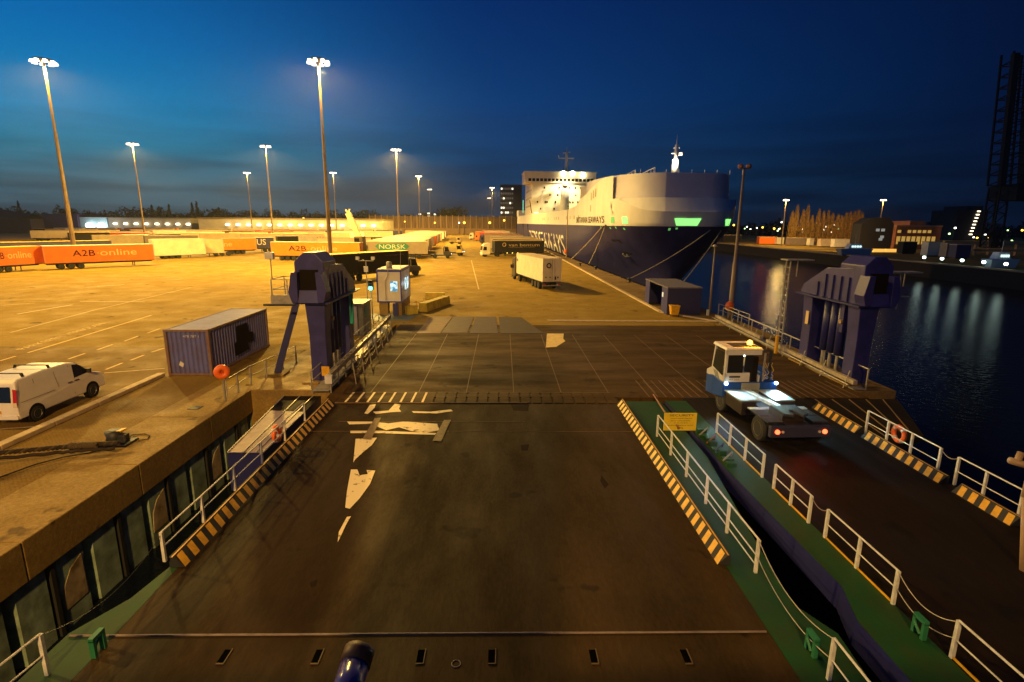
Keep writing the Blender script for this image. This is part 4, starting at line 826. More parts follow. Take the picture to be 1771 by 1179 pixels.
for i in range(22):                                   # middle column, side by side, receding
    xr = -18.3-(y-128)*.066-rnd.random()*1.2
    e = far_trailer(seq[i], xr-13.6, y, R(rnd.uniform(-.8, .8)), 'in the receding middle column of the yard'); y += rnd.choice([5.0, 5.4, 6.6, 9.0]) if i < 9 else 8.5
for row, (y0, x0, x1) in enumerate([(160, -118, -88), (192, -150, -66), (218, -185, -60), (245, -200, -52), (268, -225, -52), (292, -235, -50), (312, -245, -60)]):
    x = x0
    while x < x1:
        far_trailer(rnd.choice([0, 0, 1, 1, 2, 3, 4, 0, 7, 6, 5]), x, y0+rnd.uniform(-1, 1), R(40 if row < 2 else 8+rnd.uniform(-1, 1)), 'in the far rows of the left yard'); x += rnd.choice([15.5, 15.5, 17, 30]) if row >= 2 else 15
for k, (y, kind, px) in enumerate([(322, 3, 834), (300, 1, 838), (276, 3, 822), (258, 5, 830), (240, 2, 838), (222, 2, 838), (206, 5, 838), (192, 0, 838), (178, 0, 848), (168, 2, 850), (159, 0, 848), (150, 6, 852)]):
    far_trailer(kind, X(px, y), y, R(1.5), 'in the right hand column beside the ship')

# --- articulated truck cabs (nose towards -x in trailer coordinates)
def cab(par, m, lights=True):
    MB().loft([[(-3.05, y_, .55), (-3.12, y_, 1.5), (-2.9, y_, 2.7), (-2.6, y_, 3.05), (-1.25, y_, 3.45), (-1.0, y_, 3.4), (-1.0, y_, .75), (-1.2, y_, .55)] for y_ in (.08, 2.42)]).build('cab', m, par, bevel=.08)
    for y_, q in ((.08, -1), (2.42, 1)): MB().quad((-2.85, y_+q*.012, 1.65), (-1.9, y_+q*.012, 1.65), (-1.9, y_+q*.012, 2.5), (-2.68, y_+q*.012, 2.5)).build('side_window', glass, par, flat=True)
    MB().quad((-3.125, .25, 1.62), (-3.125, 2.25, 1.62), (-2.93, 2.2, 2.66), (-2.93, .3, 2.66)).build('windscreen', glass, par, flat=True)
    MB().box((-3.2, .1, .35), (-2.95, 2.4, .75)).build('bumper', m, par, bevel=.04)
    MB().box((-2.3, .6, .5), (2.0, 1.9, .85)).build('chassis', dark, par)
    for x_ in (-2.25, .9):
        wheel((x_, .3, .5), .5, .36, par, 'y', 16, -1); wheel((x_, 2.2, .5), .5, .36, par, 'y', 12, 1)
    for y_ in (.35, 2.15): MB().box((-3.22, y_-.2, .8), (-3.12, y_+.2, 1.0)).build('headlight', glow('headlight_amber', (1, .7, .2), 2.5) if lights else glass, par)
    MB().box((-2.7, -.22, 1.7), (-2.55, .02, 2.2)).build('mirror', dark, par)
t1 = trailer('black articulated truck with gold lettering facing left beside the ship', XP(855, 137.5), XP(942, 140.5), C_BK, C_TN, wend='B', group='articulated trucks', name='articulated_truck',
        texts=[('van bentum', .28, .90, .50, .76, GLD), ('international transport', .28, .80, .38, .43, GLD)]); t1['category'] = 'truck'
t1.location = (0, 0, 0); t1.rotation_euler = (0, 0, 0); cab(t1, C_WH)
MB().torus((2.55, -.03, 3.0), .42, .10, (0, 1, 0), 20, 6).build('emblem', GLD, t1)
for xx in (3.2, 4.6, 6.0): MB().box((xx, -.05, .85), (xx+.18, -.02, 1.0)).build('marker_light', glow('marker_yellow', (1, .8, .15), 4), t1)
t1.location = Vector((*XP(855, 137.5), 0)); t1.rotation_euler = (0, 0, math.atan2(3, XP(942, 140.5)[0]-XP(855, 137.5)[0]))
C_BX = cloth('ivory_box', (.80, .74, .56), .45); C_DR = cloth('ivory_door', (.66, .56, .40), .5)
WA, WB = XP(894, 80.3), XP(940, 68.3)
t2 = trailer('ivory box truck with round door logo driving away beside the ship', WA, WB, C_BX, C_TN, wend='B', group='articulated trucks', name='articulated_truck', door=C_DR, z1=4.05, ribs=False); t2['category'] = 'truck'
loc2, rot2 = t2.location.copy(), t2.rotation_euler.copy(); t2.location = (0, 0, 0); t2.rotation_euler = (0, 0, 0); cab(t2, mat('dark_cab', (.05, .045, .04), .4)); L2 = t2['L']
MB().torus((L2+.05, .80, 3.15), .27, .07, (1, 0, 0), 20, 6).build('round_logo', INK, t2); MB().box((L2+.041, 1.235, 1.2), (L2+.055, 1.265, 3.9)).build('door_seam', dark, t2)
for y_, z_, hh in ((.35, 1.6, .16), (.9, 1.6, .15), (1.62, 1.35, .42), (1.95, 1.55, .2)): MB().box((L2+.041, y_, z_), (L2+.05, y_+.16, z_+hh)).build('door_sticker', INK, t2)
for y_ in (.95, 1.55): MB().tube([(L2+.07, y_, 1.2), (L2+.07, y_, 3.9)], .02, 6).build('lock_rod', galv, t2)
MB().box((L2-.1, .05, .55), (L2, 2.45, .68)).build('under_bar', galv, t2)
for y_ in (.15, 2.1): MB().box((L2, y_, .7), (L2+.03, y_+.25, .85)).build('tail_light', mat('tail_red', (.45, .01, .01)), t2)
MB().torus((.55, -.02, 3.1), .18, .04, (0, 1, 0), 14, 5).build('side_logo', INK, t2); MB().box((4.6, .12, 1.02), (7.6, .14, 1.1)).build('side_guard', galv, t2)
t2.location = loc2; t2.rotation_euler = rot2
# white and dark cabs at the heads of the right column
for i, (px, y, m_, lb) in enumerate([(816, 276, C_WH, 'white truck cab at the head of the far right hand column'), (826, 258, C_OR, 'red truck cab second from the far end of the right column'), (834, 240, C_NV, 'navy truck cab third in the right hand column'), (836, 222, C_NV, 'dark blue truck cab just beyond the tan trailers')]):
    e = empty('truck_cab', lb, 'truck', (0, 0, 0), 'truck cabs in the right column'); cab(e, m_, lights=(i == 0)); e.location = (X(px, y)+1.8, y, 0); e.rotation_euler = (0, 0, R(1.5))

# --- yard tractors (small)
def yard_tractor(lab, loc, rz, m, lt=False):
    e = empty('yard_tractor', lab, 'tractor', (0, 0, 0), 'yard tractors')
    MB().box((-.55, 0, .55), (.55, 4.6, .85)).build('chassis', dark, e)
    MB().loft([[(s, 3.0, 1.0), (s, 3.0, 2.6), (s, 3.2, 2.75), (s, 4.1, 2.7), (s, 4.45, 1.6), (s, 4.9, 1.4), (s, 4.9, .7), (s, 3.4, .7)] for s in (-.95, .35)]).build('cab', m, e, bevel=.05)
    for s, q in ((-.95, -1), (.35, 1)): MB().quad((s+q*.012, 3.15, 1.6), (s+q*.012, 4.3, 1.65), (s+q*.012, 4.05, 2.5), (s+q*.012, 3.2, 2.5)).build('side_window', glass, e, flat=True)
    MB().quad((-.8, 2.99, 1.5), (.2, 2.99, 1.5), (.2, 2.99, 2.5), (-.8, 2.99, 2.5)).build('rear_window', glass, e, flat=True)
    MB().box((.4, 3.2, .8), (1.15, 4.7, 1.55)).build('engine_cover', m, e, bevel=.05); MB().tube([(.8, 3.3, 1.5), (.8, 3.3, 2.9)], .07, 8).build('exhaust', galv, e)
    for y_ in (1.0, 4.0):
        wheel((-.95, y_, .5), .5, .38, e, 'x', 16, -1); wheel((.95, y_, .5), .5, .38, e, 'x', 16, 1)
    for s in (-1, 1): MB().box((s*.7-.14, 4.9, .95), (s*.7+.14, 4.95, 1.12)).build('headlight', glow('headlight_white', (1, .9, .7), 5) if lt else glass, e)
    e.location = loc; e.rotation_euler = (0, 0, rz); return e
yard_tractor('dark yard tractor coupled at the right end of the black trailer', (X(700, 86)-2.8, 87, 0), R(-75), cloth('tug_dark', (.05, .04, .03)))
yard_tractor('small yellow yard tractor at the edge of the middle trailer column', (X(768, 140), 142, 0), R(-100), cloth('tug_yellow', (.55, .40, .06)), True)
yard_tractor('pale yard tractor at the far end of the middle trailer column', (X(776, 215), 217, 0), R(-95), C_CR)
yard_tractor('dark yard tractor behind the green logo trailer', (X(744, 131), 131, 0), R(-85), cloth('tug_dark', (.05, .04, .03)), True)
# mobile crane with raised boom
ce = empty('mobile_crane', 'mobile crane with short raised boom among the trailers', 'crane', (X(618, 122), 122, 0))
cx = X(620, 122)
MB().box((cx-1.2, 121, .6), (cx+1.2, 128, 1.5)).build('carrier', dark, ce); MB().box((cx-1.0, 121.5, 1.5), (cx+.9, 124.5, 5.2)).build('turret', mat('crane_dark', (.10, .07, .03)), ce, bevel=.1); MB().box((cx-.8, 121.3, 3.6), (cx+.2, 121.49, 4.8)).build('cab_window', glass, ce)
p0, p1 = Vector((cx-.1, 122.6, 5.0)), atY(602, 368, 122.6); MB().beam(p0, p1, 1.15, .95, (0, 1, 0)).build('boom', mat('boom_cream', (.70, .58, .36), .5, var=.3, scale=1), ce, bevel=.05)
hb = MB(); hb.beam(p1, p1+Vector((-.5, 0, .7)), .3, .5, (0, 1, 0)); hb.beam(p1, p1+Vector((.45, 0, .8)), .3, .5, (0, 1, 0)); hb.build('boom_head', mat('boom_cream', (.7, .58, .36)), ce)
for q in (122, 124, 127): wheel((cx-1.0, q, .55), .55, .4, ce, 'x', 14, -1); wheel((cx+1.0, q, .55), .55, .4, ce, 'x', 14, 1)

# --- terminal tractor in front
def terminal_tractor():
    e = empty('terminal_tractor', 'white and blue terminal tractor with work lights driving up the right ramp', 'tractor', (0, 0, 0))
    tb = mat('tractor_blue', (.01, .075, .38), .35, var=.2, scale=2); tw = mat('tractor_white', (.66, .64, .60), .35, var=.12, scale=2); tg = mat('deck_plate', (.40, .44, .44), .45, .0, var=.35, scale=5); rs = mat('dark_chassis', (.03, .018, .015), .5, var=.4, scale=4)
    MB().box((-.5, .1, .60), (.5, 5.6, .92)).build('chassis', rs, e)
    MB().box((-1.16, 2.35, .50), (-.55, 3.9, 1.05)).build('side_tank', rs, e, bevel=.03); MB().box((.55, 2.35, .50), (1.16, 3.9, 1.05)).build('side_tank', rs, e, bevel=.03)
    MB().box((-1.2, 2.45, 1.08), (-.34, 3.98, 1.12)).build('deck_plate', tg, e); MB().box((.34, 2.45, 1.08), (1.2, 3.98, 1.12)).build('deck_plate', tg, e)
    MB().box((-1.2, 1.55, 1.02), (-.3, 1.8, 1.06)).build('step_plate', tg, e); MB().box((.3, 1.55, 1.02), (1.2, 1.8, 1.06)).build('step_plate', tg, e)
    bm_ = MB(); bm_.beam((-.28, 3.9, 1.12), (-.10, .9, 1.22), .22, .14); bm_.build('lift_arm', galv, e)
    fw = MB(); fw.prism([(-.5, .35), (-.18, .15), (-.08, .75), (.08, .75), (.18, .15), (.5, .35), (.52, 1.35), (-.52, 1.35)], 1.18, 1.30); fw.build('fifth_wheel', black, e, bevel=.03)
    MB().box((-.45, .5, .9), (.45, 1.5, 1.2)).build('lift_frame', rs, e)
    MB().box((-1.18, -.08, .48), (1.18, .12, .92)).build('rear_beam', mat('rear_beam_navy', (.03, .03, .07), .5), e, bevel=.02)
    for s in (-1, 1):
        MB().lathe((s*.93, -.10, .72), [(.01, -.03), (.085, -.03), (.09, .02)], 16, 'y').build('tail_light', glow('tail_glow', (1, .10, .03), 5), e)
        MB().lathe((s*.72, -.10, .72), [(.01, -.02), (.05, -.02), (.05, .02)], 12, 'y').build('reflector', mat('clear_lens', (.7, .6, .45)), e)
        MB().box((s*.9-.3, .15, .98), (s*.9+.3, 1.5, 1.03)).build('mudguard', rs, e)
        for q in (.70, 1.0)[:1]:
            wheel((s*.98, .85, .52), .52, .46, e, 'x', 24, s)
        wheel((s*1.02, 4.35, .52), .52, .34, e, 'x', 24, s)
    # blue lower cab and rear wall
    MB().loft([[(-1.25, 4.02, .75), (1.25, 4.02, .75), (1.25, 4.02, 1.45), (-1.25, 4.02, 1.45)], [(-1.25, 5.2, .55), (1.25, 5.2, .55), (1.25, 5.2, 1.5), (-1.25, 5.2, 1.5)], [(-1.2, 6.0, .45), (1.2, 6.0, .45), (1.2, 6.0, 1.35), (-1.2, 6.0, 1.35)]]).build('lower_body', tb, e, bevel=.04)
    MB().box((-.42, 3.96, .80), (.42, 4.02, 1.42)).build('rear_panel', mat('rear_panel_grey', (.30, .33, .30), .45, var=.2), e, bevel=.01); MB().box((-.4, 3.94, 1.08), (.4, 3.96, 1.10)).build('panel_seam', dark, e)
    # cab: white frame of pillars
    zb, zt = 1.45, 2.92; cab_ = MB()
    cab_.box((-1.22, 4.05, zb), (-.05, 4.13, 1.88)); cab_.box((-1.22, 4.05, zt-.22), (.42, 4.13, zt))
    cab_.box((-1.22, 4.05, zb), (-1.10, 4.20, zt)); cab_.beam((-1.15, 5.5, zb), (-1.15, 5.25, zt), .10, .12); cab_.beam((.35, 5.5, zb), (.35, 5.25, zt), .1, .12)
    cab_.loft([[(-1.22, 4.2, zb), (-1.22, 5.95, zb-.1), (-1.22, 5.95, zb+.12), (-1.22, 5.35, zb+.42), (-1.22, 4.2, zb+.22)], [(-1.12, 4.2, zb), (-1.12, 5.95, zb-.1), (-1.12, 5.95, zb+.12), (-1.12, 5.35, zb+.42), (-1.12, 4.2, zb+.22)]])
    cab_.loft([[(-1.22, 5.35, zb+.42), (.42, 5.35, zb+.42), (.42, 5.35, zb), (-1.22, 5.35, zb)], [(-1.2, 5.98, zb+.10), (1.15, 5.98, zb+.10), (1.15, 5.98, zb-.1), (-1.2, 5.98, zb-.1)]])
    cab_.box((.34, 4.05, zb), (.42, 4.5, 1.75)); cab_.box((.36, 4.13, zt-.18), (.42, 5.3, zt))
    cab_.build('cab_frame', tw, e, bevel=.015)
    vt = MB()
    for k in range(3): vt.beam((-1.228, 4.55+k*.16, zb+.02), (-1.228, 4.85+k*.16, zb+.32), .03, .012, (1, 0, 0))
    vt.build('side_vent', dark, e)
    MB().box((-1.14, 4.14, zb), (.34, 5.4, zb+.06)).build('cab_floor', dark, e)
    MB().box((-.75, 4.3, zb+.06), (-.30, 4.75, zb+.45)).build('seat', black, e, bevel=.04); MB().box((-.75, 4.22, zb+.4), (-.30, 4.34, zb+1.05)).build('seat_back', black, e, bevel=.04)
    rm = MB(); rm.loft([[(-1.26, 4.0, zt), (.46, 4.0, zt), (.46, 5.45, zt), (-1.26, 5.45, zt)], [(-1.2, 4.06, zt+.12), (.40, 4.06, zt+.12), (.40, 5.38, zt+.14), (-1.2, 5.38, zt+.14)]]); rm.build('roof', tw, e, bevel=.03)
    MB().box((-.85, 4.2, zt+.125), (.25, 4.95, zt+.145)).build('roof_hatch', dark, e)
    for q in ((-1.12, 4.045, 1.88, -.42, zt-.22), (-.34, 4.045, 1.95, .02, zt-.24)):
        MB().box((q[0], q[1], q[2]), (q[3], q[1]+.012, q[4])).build('rear_window', glass, e)
    MB().quad((-1.235, 4.25, zb+.26), (-1.235, 5.3, zb+.44), (-1.21, 5.14, zt-.16), (-1.21, 4.25, zt-.16)).build('side_window', glass, e, flat=True)
    MB().box((-1.0, 4.03, 1.66), (-.5, 4.045, 1.74)).build('name_plate', dark, e); text('RT 223', plane_fn((-.98, 4.03, 1.54), (.42, 0, 0), (0, 0, .07)), dark, e)
    MB().box((.05, 4.08, 1.45), (.30, 4.3, 2.6)).build('door_gap', mat('pit_black', (.02, .012, .006)), e)
    # hoses and stack at the right
    MB().tube([(.62, 4.15, 1.45), (.62, 4.15, 2.75)], .05, 8).build('hose_post', galv, e); MB().tube([(1.0, 4.3, 1.4), (.95, 4.3, 2.6)], .07, 10).build('exhaust', dark, e)
    hcol = [mat('hose_yellow', (.55, .36, .05), .5), galv, black, mat('hose_yellow', (.5, .3, .05))]
    for k in range(4):
        hx = .58+.11*k; pts = [Vector((hx, 4.0, 2.35)).lerp(Vector((hx+.03, 3.96, 1.6)), i/10)+Vector((.05*math.sin(i*1.7+k), -.05*math.sin(math.pi*i/10), -.14*math.sin(math.pi*i/10))) for i in range(11)]
        MB().tube(pts, .022, 6).build('hose', hcol[k], e, smooth=True)
    MB().box((.55, 4.3, 1.45), (1.18, 5.6, 1.85)).build('engine_cover', tb, e, bevel=.04); MB().beam((.42, 4.2, 2.86), (.9, 4.2, 2.86), .05, .05).build('mirror_arm', dark, e); MB().box((.82, 4.15, 2.5), (.95, 4.2, 2.84)).build('mirror', dark, e)
    # lamps
    MB().tube([(-.05, 4.35, zt+.13), (-.05, 4.35, zt+.20)], .07, 12).build('beacon_base', dark, e)
    MB().lathe((-.05, 4.35, zt+.20), [(.11, 0), (.11, .13), (.06, .19), (.005, .2)], 14).build('beacon', glow('beacon_amber', (1, .50, .05), 9), e, smooth=True)
    for s in (-1, 1): MB().lathe((s*1.16, 3.93, 1.42), [(.01, -.03), (.07, -.03), (.075, .04)], 14, 'y').build('work_lamp', glow('work_white', (.65, .95, 1), 10), e)
    MB().ball((-.18, 4.5, zt-.35), .05, 8).build('cab_lamp', glow('cab_white', (.8, 1, .9), 10), e)
    light('beacon_light', 'POINT', (-.05, 4.25, zt+.62), 90, (1, .36, .01), size=.06, parent=e)
    for s in (-1, 1): light('work_light', 'SPOT', (s*1.16, 3.80, 1.62), 330, (.5, .9, 1), to=(s*.75, 1.2, .4), size=.05, angle=125, blend=.6, parent=e)
    light('cab_light', 'POINT', (-.3, 4.6, zt-.3), 1.6, (.75, 1, .85), size=.05, parent=e)
    light('tail_glow_light', 'SPOT', (0, -.2, .9), 70, (1, .04, .02), to=(0, -3.0, 0), size=.2, angle=120, blend=.8, parent=e)
    return e
tt = terminal_tractor(); tt.location = (11.38, 19.2, .0); tt.rotation_euler = (0, 0, R(2.2))
# ------------------------------------------------------------------ the ship
AX = Vector((-.044, 1, 0)).normalized(); LA = Vector((1, .044, 0)).normalized(); TIP = Vector((EDGE(95)+.7+13, 95, 0))
def SP(s, t, z): return TIP+AX*s+LA*t+Vector((0, 0, z))
def lerp(a, b, t): return a+(b-a)*t
def hbr(s, z):
    k = min(max((z+4)/12.3, 0), 1.25); s0 = lerp(7.5, 0, min(k, 1))-max(0, k-1)*3; Ln = lerp(40, 21, min(k, 1)); B = lerp(11.2, 13, min(k*1.6, 1)); p = lerp(1.6, 2.1, min(k, 1)); q = lerp(1.35, 3.2, min(k, 1)**2)
    u = min(max((s-s0)/Ln, 0), 1); return B*(1-(1-u)**p)**(1/q)
def s0z(z): k = min(max((z+4)/12.3, 0), 1.25); return lerp(7.5, 0, min(k, 1))-max(0, k-1)*3
SV = [0, .12, .3, .6, 1, 1.6, 2.4, 3.4, 4.6, 6, 8, 10, 12.5, 15, 18, 22, 27, 33, 40, 50, 60, 75, 95, 120, 150, 180, 210, 238]
def top_side(s):           # sheer of the white side shell
    pts = [(0, 10.5), (2.0, 10.8), (5.0, 12.0), (7.2, 12.9), (9.0, 12.9), (9.05, 16.95), (13, 16.95), (20, 15.8), (26, 14.8), (33, 13.9), (42, 11.9), (60, 11.9), (200, 12.2), (240, 12.2)]
    for (a, b), (c, d_) in zip(pts, pts[1:]):
        if s <= c: return lerp(b, d_, (s-a)/(c-a))
    return 12.2
def shell(rows, name, m, par, zf=None, svs=SV):
    o = None
    b = MB(); n = len(svs)
    for sg in (-1, 1):
        k = len(b.v)
        for i, s in enumerate(svs):
            for j in range(rows):
                z = zf(s, j/(rows-1), sg); ss = max(s, 0)+s0z(z); b.v.append(SP(ss, sg*hbr(ss, z), z))
        for i in range(n-1):
            for j in range(rows-1): b.f.append([k+i*rows+j, k+(i+1)*rows+j, k+(i+1)*rows+j+1, k+i*rows+j+1])
    bm = bmesh.new(); me = bpy.data.meshes.new(name); me.from_pydata([tuple(v_-wloc(par)) for v_ in b.v], [], b.f)
    bm.from_mesh(me); bmesh.ops.remove_doubles(bm, verts=bm.verts, dist=.01); bmesh.ops.recalc_face_normals(bm, faces=bm.faces); bm.to_mesh(me); bm.free()
    me.materials.append(m); me.polygons.foreach_set('use_smooth', [True]*len(me.polygons))
    o = bpy.data.objects.new(name, me); sc.collection.objects.link(o); o.parent = par; return o
ship = empty('cargo_ferry', 'large white and dark blue roll-on ferry moored at the right quay, bow towards us', 'ship', tuple(SP(100, 0, -3.5)))
hullb = mat('hull_blue', (.035, .035, .16), .38, var=.35, scale=.5, stretch=(1, 1, .3)); hullw = mat('hull_white', (.80, .78, .74), .42, var=.16, scale=.35, stretch=(1, 1, .25))
shell(9, 'lower_hull', hullb, ship, lambda s, t, g: lerp(-4.2, 8.0, t)); shell(9, 'upper_hull', hullw, ship, lambda s, t, g: lerp(8.0, min(top_side(s), 12.9 if g > 0 and s < 30 else 99), t), sorted(SV+[7.2, 9.0, 9.05]))
tr_ = MB().add([SP(245, -13, -4), SP(245, 13, -4), SP(245, 13, 12.2), SP(245, -13, 12.2)], [(0, 1, 2, 3)]); tr_.build('transom', hullb, ship, flat=True)
# sloped knuckle plate and wind shield block
def outline(ds, db, z, n=14):
    o = []
    ss = [0, .15, .5, 1.1, 2, 3.2, 4.8, 7, 10, 14, 19, 26]
    for s in ss[::-1]: o.append(SP(s+ds, -max(hbr(s, 9.5)-db, .0), z))
    for s in ss: o.append(SP(s+ds, max(hbr(s, 9.5)-db, 0), z))
    return o
def kn(ds, db, zf_):
    o = []; ss = [0, .004, .012, .025, .04, .07, .12, .18, .25, .36, .5, .65, .8, 1.2, 1.7, 2.3, 3.1, 4, 5, 6, 7, 8, 9, 10, 12, 14, 19, 26]
    for sg in (-1, 1):
        for s in (ss[::-1] if sg < 0 else ss[1:]): o.append(SP(s+ds, sg*max(hbr(s, 9.5)-(db if sg < 0 else db*(1+7*min(1, max(0, s-.5)/5))), 0), zf_(s)))
    return o
kz = lambda s: max(top_side(s)-.02, 10.4) if s < 7 else 12.88
k_ = MB(); k_.loft([kn(-.1, .0, kz), kn(.9, .12, lambda s: 12.9)], cap=False); k_.build('knuckle_plate', hullw, ship, smooth=True)
sw_ = mat('shield_shaded_white', (.60, .58, .66), .5, var=.12, scale=.3); k_ = MB(); q_ = kn(1.2, .15, lambda s: 17.05); k_.add(q_, [list(range(len(q_)))]); k_.build('shield_roof', sw_, ship, flat=True)  # white paint like the hull, with its sky-lit grey put into the colour
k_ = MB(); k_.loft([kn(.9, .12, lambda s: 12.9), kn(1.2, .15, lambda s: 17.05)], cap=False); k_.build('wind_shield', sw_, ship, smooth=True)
MB().add([SP(30, -12.9, 11.6), SP(30, 12.9, 11.6), SP(244, 12.9, 11.6), SP(244, -12.9, 11.6)], [(0, 1, 2, 3)]).build('deck', mat('ship_deck', (.12, .13, .11), .7), ship, flat=True)
def sbox(s0_, s1_, t0, t1, z0, z1): return MB().loft([[SP(s0_, t0, z), SP(s0_, t1, z), SP(s1_, t1, z), SP(s1_, t0, z)] for z in (z0, z1)])
sbox(27.5, 66, -7, 12.5, 11.7, 18.4).build('deck_house', mat('deckhouse_cream', (.62, .55, .40), .5, var=.2, scale=.4), ship)
rl = MB()
for k in range(14): p = SP(5+k*3.4, -5+.35*k, 17.0 if k < 6 else 18.4); rl.beam(p, p+Vector((0, 0, 1.2)), .12, .12)
rl.tube([SP(5, -5, 18.2), SP(24, -3, 18.2), SP(24.5, -3, 19.6), SP(52, 0, 19.6)], .08, 6)
for t in range(9): p = SP(3.6, -8+t*2.3, 17); rl.beam(p, p+Vector((0, 0, .8)), .1, .1)
rl.build('deck_rail', hullw, ship)
# accommodation block and bridge
hw_ = mat('house_white', (.74, .68, .54), .45, var=.12, scale=.4)
sbox(152, 188, -12.6, 12.6, 11.5, 27.3).build('accommodation', hw_, ship); sbox(151.2, 166, -16, 15.5, 25.6, 29.9).build('bridge', hw_, ship, bevel=.1)
sbox(150.9, 166, -16.3, 15.8, 29.9, 30.5).build('bridge_roof', hw_, ship)
for k in range(17):
    t = -14.4+k*1.72; sbox(151.1, 151.3, t, t+1.25, 26.3, 27.5).build('bridge_window', glass, ship)
pw_ = MB()
for z, ts in ((23.2, (-7.5, -4.5, -1, 3.5, 6.2, 8.5)), (20.1, (-8.5, -5, -1.5, 3.3, 6.5, 9)), (17.1, (-10.5, -7, -6.2, -2.5, 4, 5.3, 7.5, 9.8)), (14.2, (-9, -3, 2, 6, 9.5))):
    for t in ts:
        sbox(151.85, 152.02, t, t+.62, z, z+.85).build('porthole', glass, ship)
for z, ss in ((22.5, (156, 162, 168, 174, 180)), (19, (156, 162, 168, 174, 180)), (15.5, (156, 162, 168, 174, 180))):
    for s in ss: sbox(s, s+.9, -12.68, -12.5, z, z+.9).build('porthole', glass, ship)
def hull_pt(s, z, o=.04): return SP(s, -hbr(s, z)-o, z)
def hull_quad(s0_, s1_, z0, z1, m, name, n=6, skew=0):
    b = MB(); v = []
    for j in (0, 1):
        for i in range(n+1): s = lerp(s0_, s1_, i/n); v.append(hull_pt(s, (z0, z1)[j]+0, .05))
    b.add(v, [(i, i+1, n+2+i, n+1+i) for i in range(n)]); return b.build(name, m, ship, flat=True)
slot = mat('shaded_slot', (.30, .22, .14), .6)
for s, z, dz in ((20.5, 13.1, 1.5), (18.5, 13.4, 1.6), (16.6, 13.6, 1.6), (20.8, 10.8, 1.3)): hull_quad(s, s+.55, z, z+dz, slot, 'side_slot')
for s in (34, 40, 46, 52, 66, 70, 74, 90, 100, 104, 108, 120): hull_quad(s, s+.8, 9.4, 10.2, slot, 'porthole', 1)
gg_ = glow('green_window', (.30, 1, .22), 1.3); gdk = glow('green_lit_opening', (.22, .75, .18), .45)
hull_quad(7.6, 8.8, 8.5, 9.6, gdk, 'side_opening'); hull_quad(4.2, 5.4, 8.4, 9.6, gg_, 'side_opening')
def bow_quad(t0, t1, z0, z1, m, name, tp=0, n=6):
    from_s = lambda t, z: next((s for s in [s0z(z)+k*.05 for k in range(600)] if hbr(s, z) >= abs(t)), 0)
    b = MB(); v = []
    for j in (0, 1):
        z = (z0, z1)[j]
        for i in range(n+1):
            t = lerp(t0-(tp if j else 0), t1+(tp if j else 0), i/n); s = from_s(t, z); v.append(SP(s-.10, t, z))
    b.add(v, [(i, i+1, n+2+i, n+1+i) for i in range(n)]); return b.build(name, m, ship, flat=True)
bow_quad(-2.2, 1.5, 8.15, 9.35, gg_, 'bow_opening', .5); bow_quad(7.2, 8.4, 8.2, 9.3, gg_, 'bow_opening', .2)
fr_ = MB(); 
for k in range(5): t = -1.8+k*.7; fr_.beam(SP(.35, t, 8.2), SP(.35, t+.3, 9.0), .12, .12)
fr_.build('mooring_gear', mat('gear_green', (.05, .2, .04)), ship)
for s, z in ((13.5, 7.5), (9.5, 7.4), (7.6, 7.5), (5.6, 7.3)): hull_quad(s, s+.35, z, z+.35, gdk, 'fairlead', 1)
hull_quad(10.6, 11.4, 7.4, 8.2, dark, 'fairlead', 1); bow_quad(-3.4, -3.0, 7.3, 7.7, gdk, 'fairlead'); bow_quad(-2.2, -1.8, 7.5, 7.8, gdk, 'fairlead')
text('DFDS SEAWAYS', lambda u, v: hull_pt(lerp(158, 56, u), lerp(-.3, 5.2, v), .08), mat('letter_white', (.80, .78, .74), .5), ship)
text('BRITANNIA SEAWAYS', lambda u, v: hull_pt(lerp(37, 11.5, u), lerp(8.5, 9.8, v), .07), INK, ship)
# anchor pocket, anchor
hull_quad(9.0, 11.6, 2.6, 5.4, mat('pocket_dark', (.01, .01, .02), .6), 'anchor_pocket'); a_ = MB(); c_ = hull_pt(10.4, 2.2, .4); a_.beam(c_, c_+Vector((0, 0, 1.3)), .25, .25); a_.tube([c_+Vector((-.9, 0, .5)), c_+Vector((-.3, 0, 0)), c_+Vector((.6, 0, 0)), c_+Vector((1.0, 0, .5))], .16, 6); a_.build('anchor', galv, ship)
# masts, lockers and lights
fm = SP(13, 1.5, 17); MB().lathe(fm, [(.75, 0), (.62, 3.5), (.42, 3.6), (.30, 6.2), (.12, 6.3), (.05, 8.0)], 12).build('foremast', hullw, ship, smooth=True)
a_ = MB(); a_.beam(fm+Vector((-.9, 0, 4.6)), fm+Vector((.9, 0, 4.6)), .15, .12); a_.beam(fm+Vector((-.6, 0, 5.6)), fm+Vector((.6, 0, 5.6)), .12, .1); a_.box(fm+Vector((.5, -.3, 4.2)), fm+Vector((1.1, .3, 4.8))); a_.build('mast_arm', hullw, ship)
MB().ball(fm+Vector((-.5, -.6, 3.2)), .32, 10).build('mast_lamp', lampg, ship); light('ship_light', 'POINT', fm+Vector((-.6, -1.2, 3.2)), 1500, (1, .8, .5), size=.3, parent=ship)
bmst = SP(158, 3.2, 30.4); MB().lathe(bmst, [(1.0, 0), (.7, 3), (.55, 9), (.2, 9.1), (.1, 11)], 10).build('radar_mast', hw_, ship, smooth=True)
a_ = MB(); a_.beam(bmst+Vector((-3.4, 0, 6.4)), bmst+Vector((3.4, 0, 6.4)), .5, .4); a_.beam(bmst+Vector((-1.6, 0, 8.6)), bmst+Vector((1.6, 0, 9.0)), .35, .35); a_.beam(bmst+Vector((-3.4, 0, 6.4)), bmst+Vector((-3.6, 0, 7.6)), .3, .3); a_.build('radar_arm', hw_, ship)
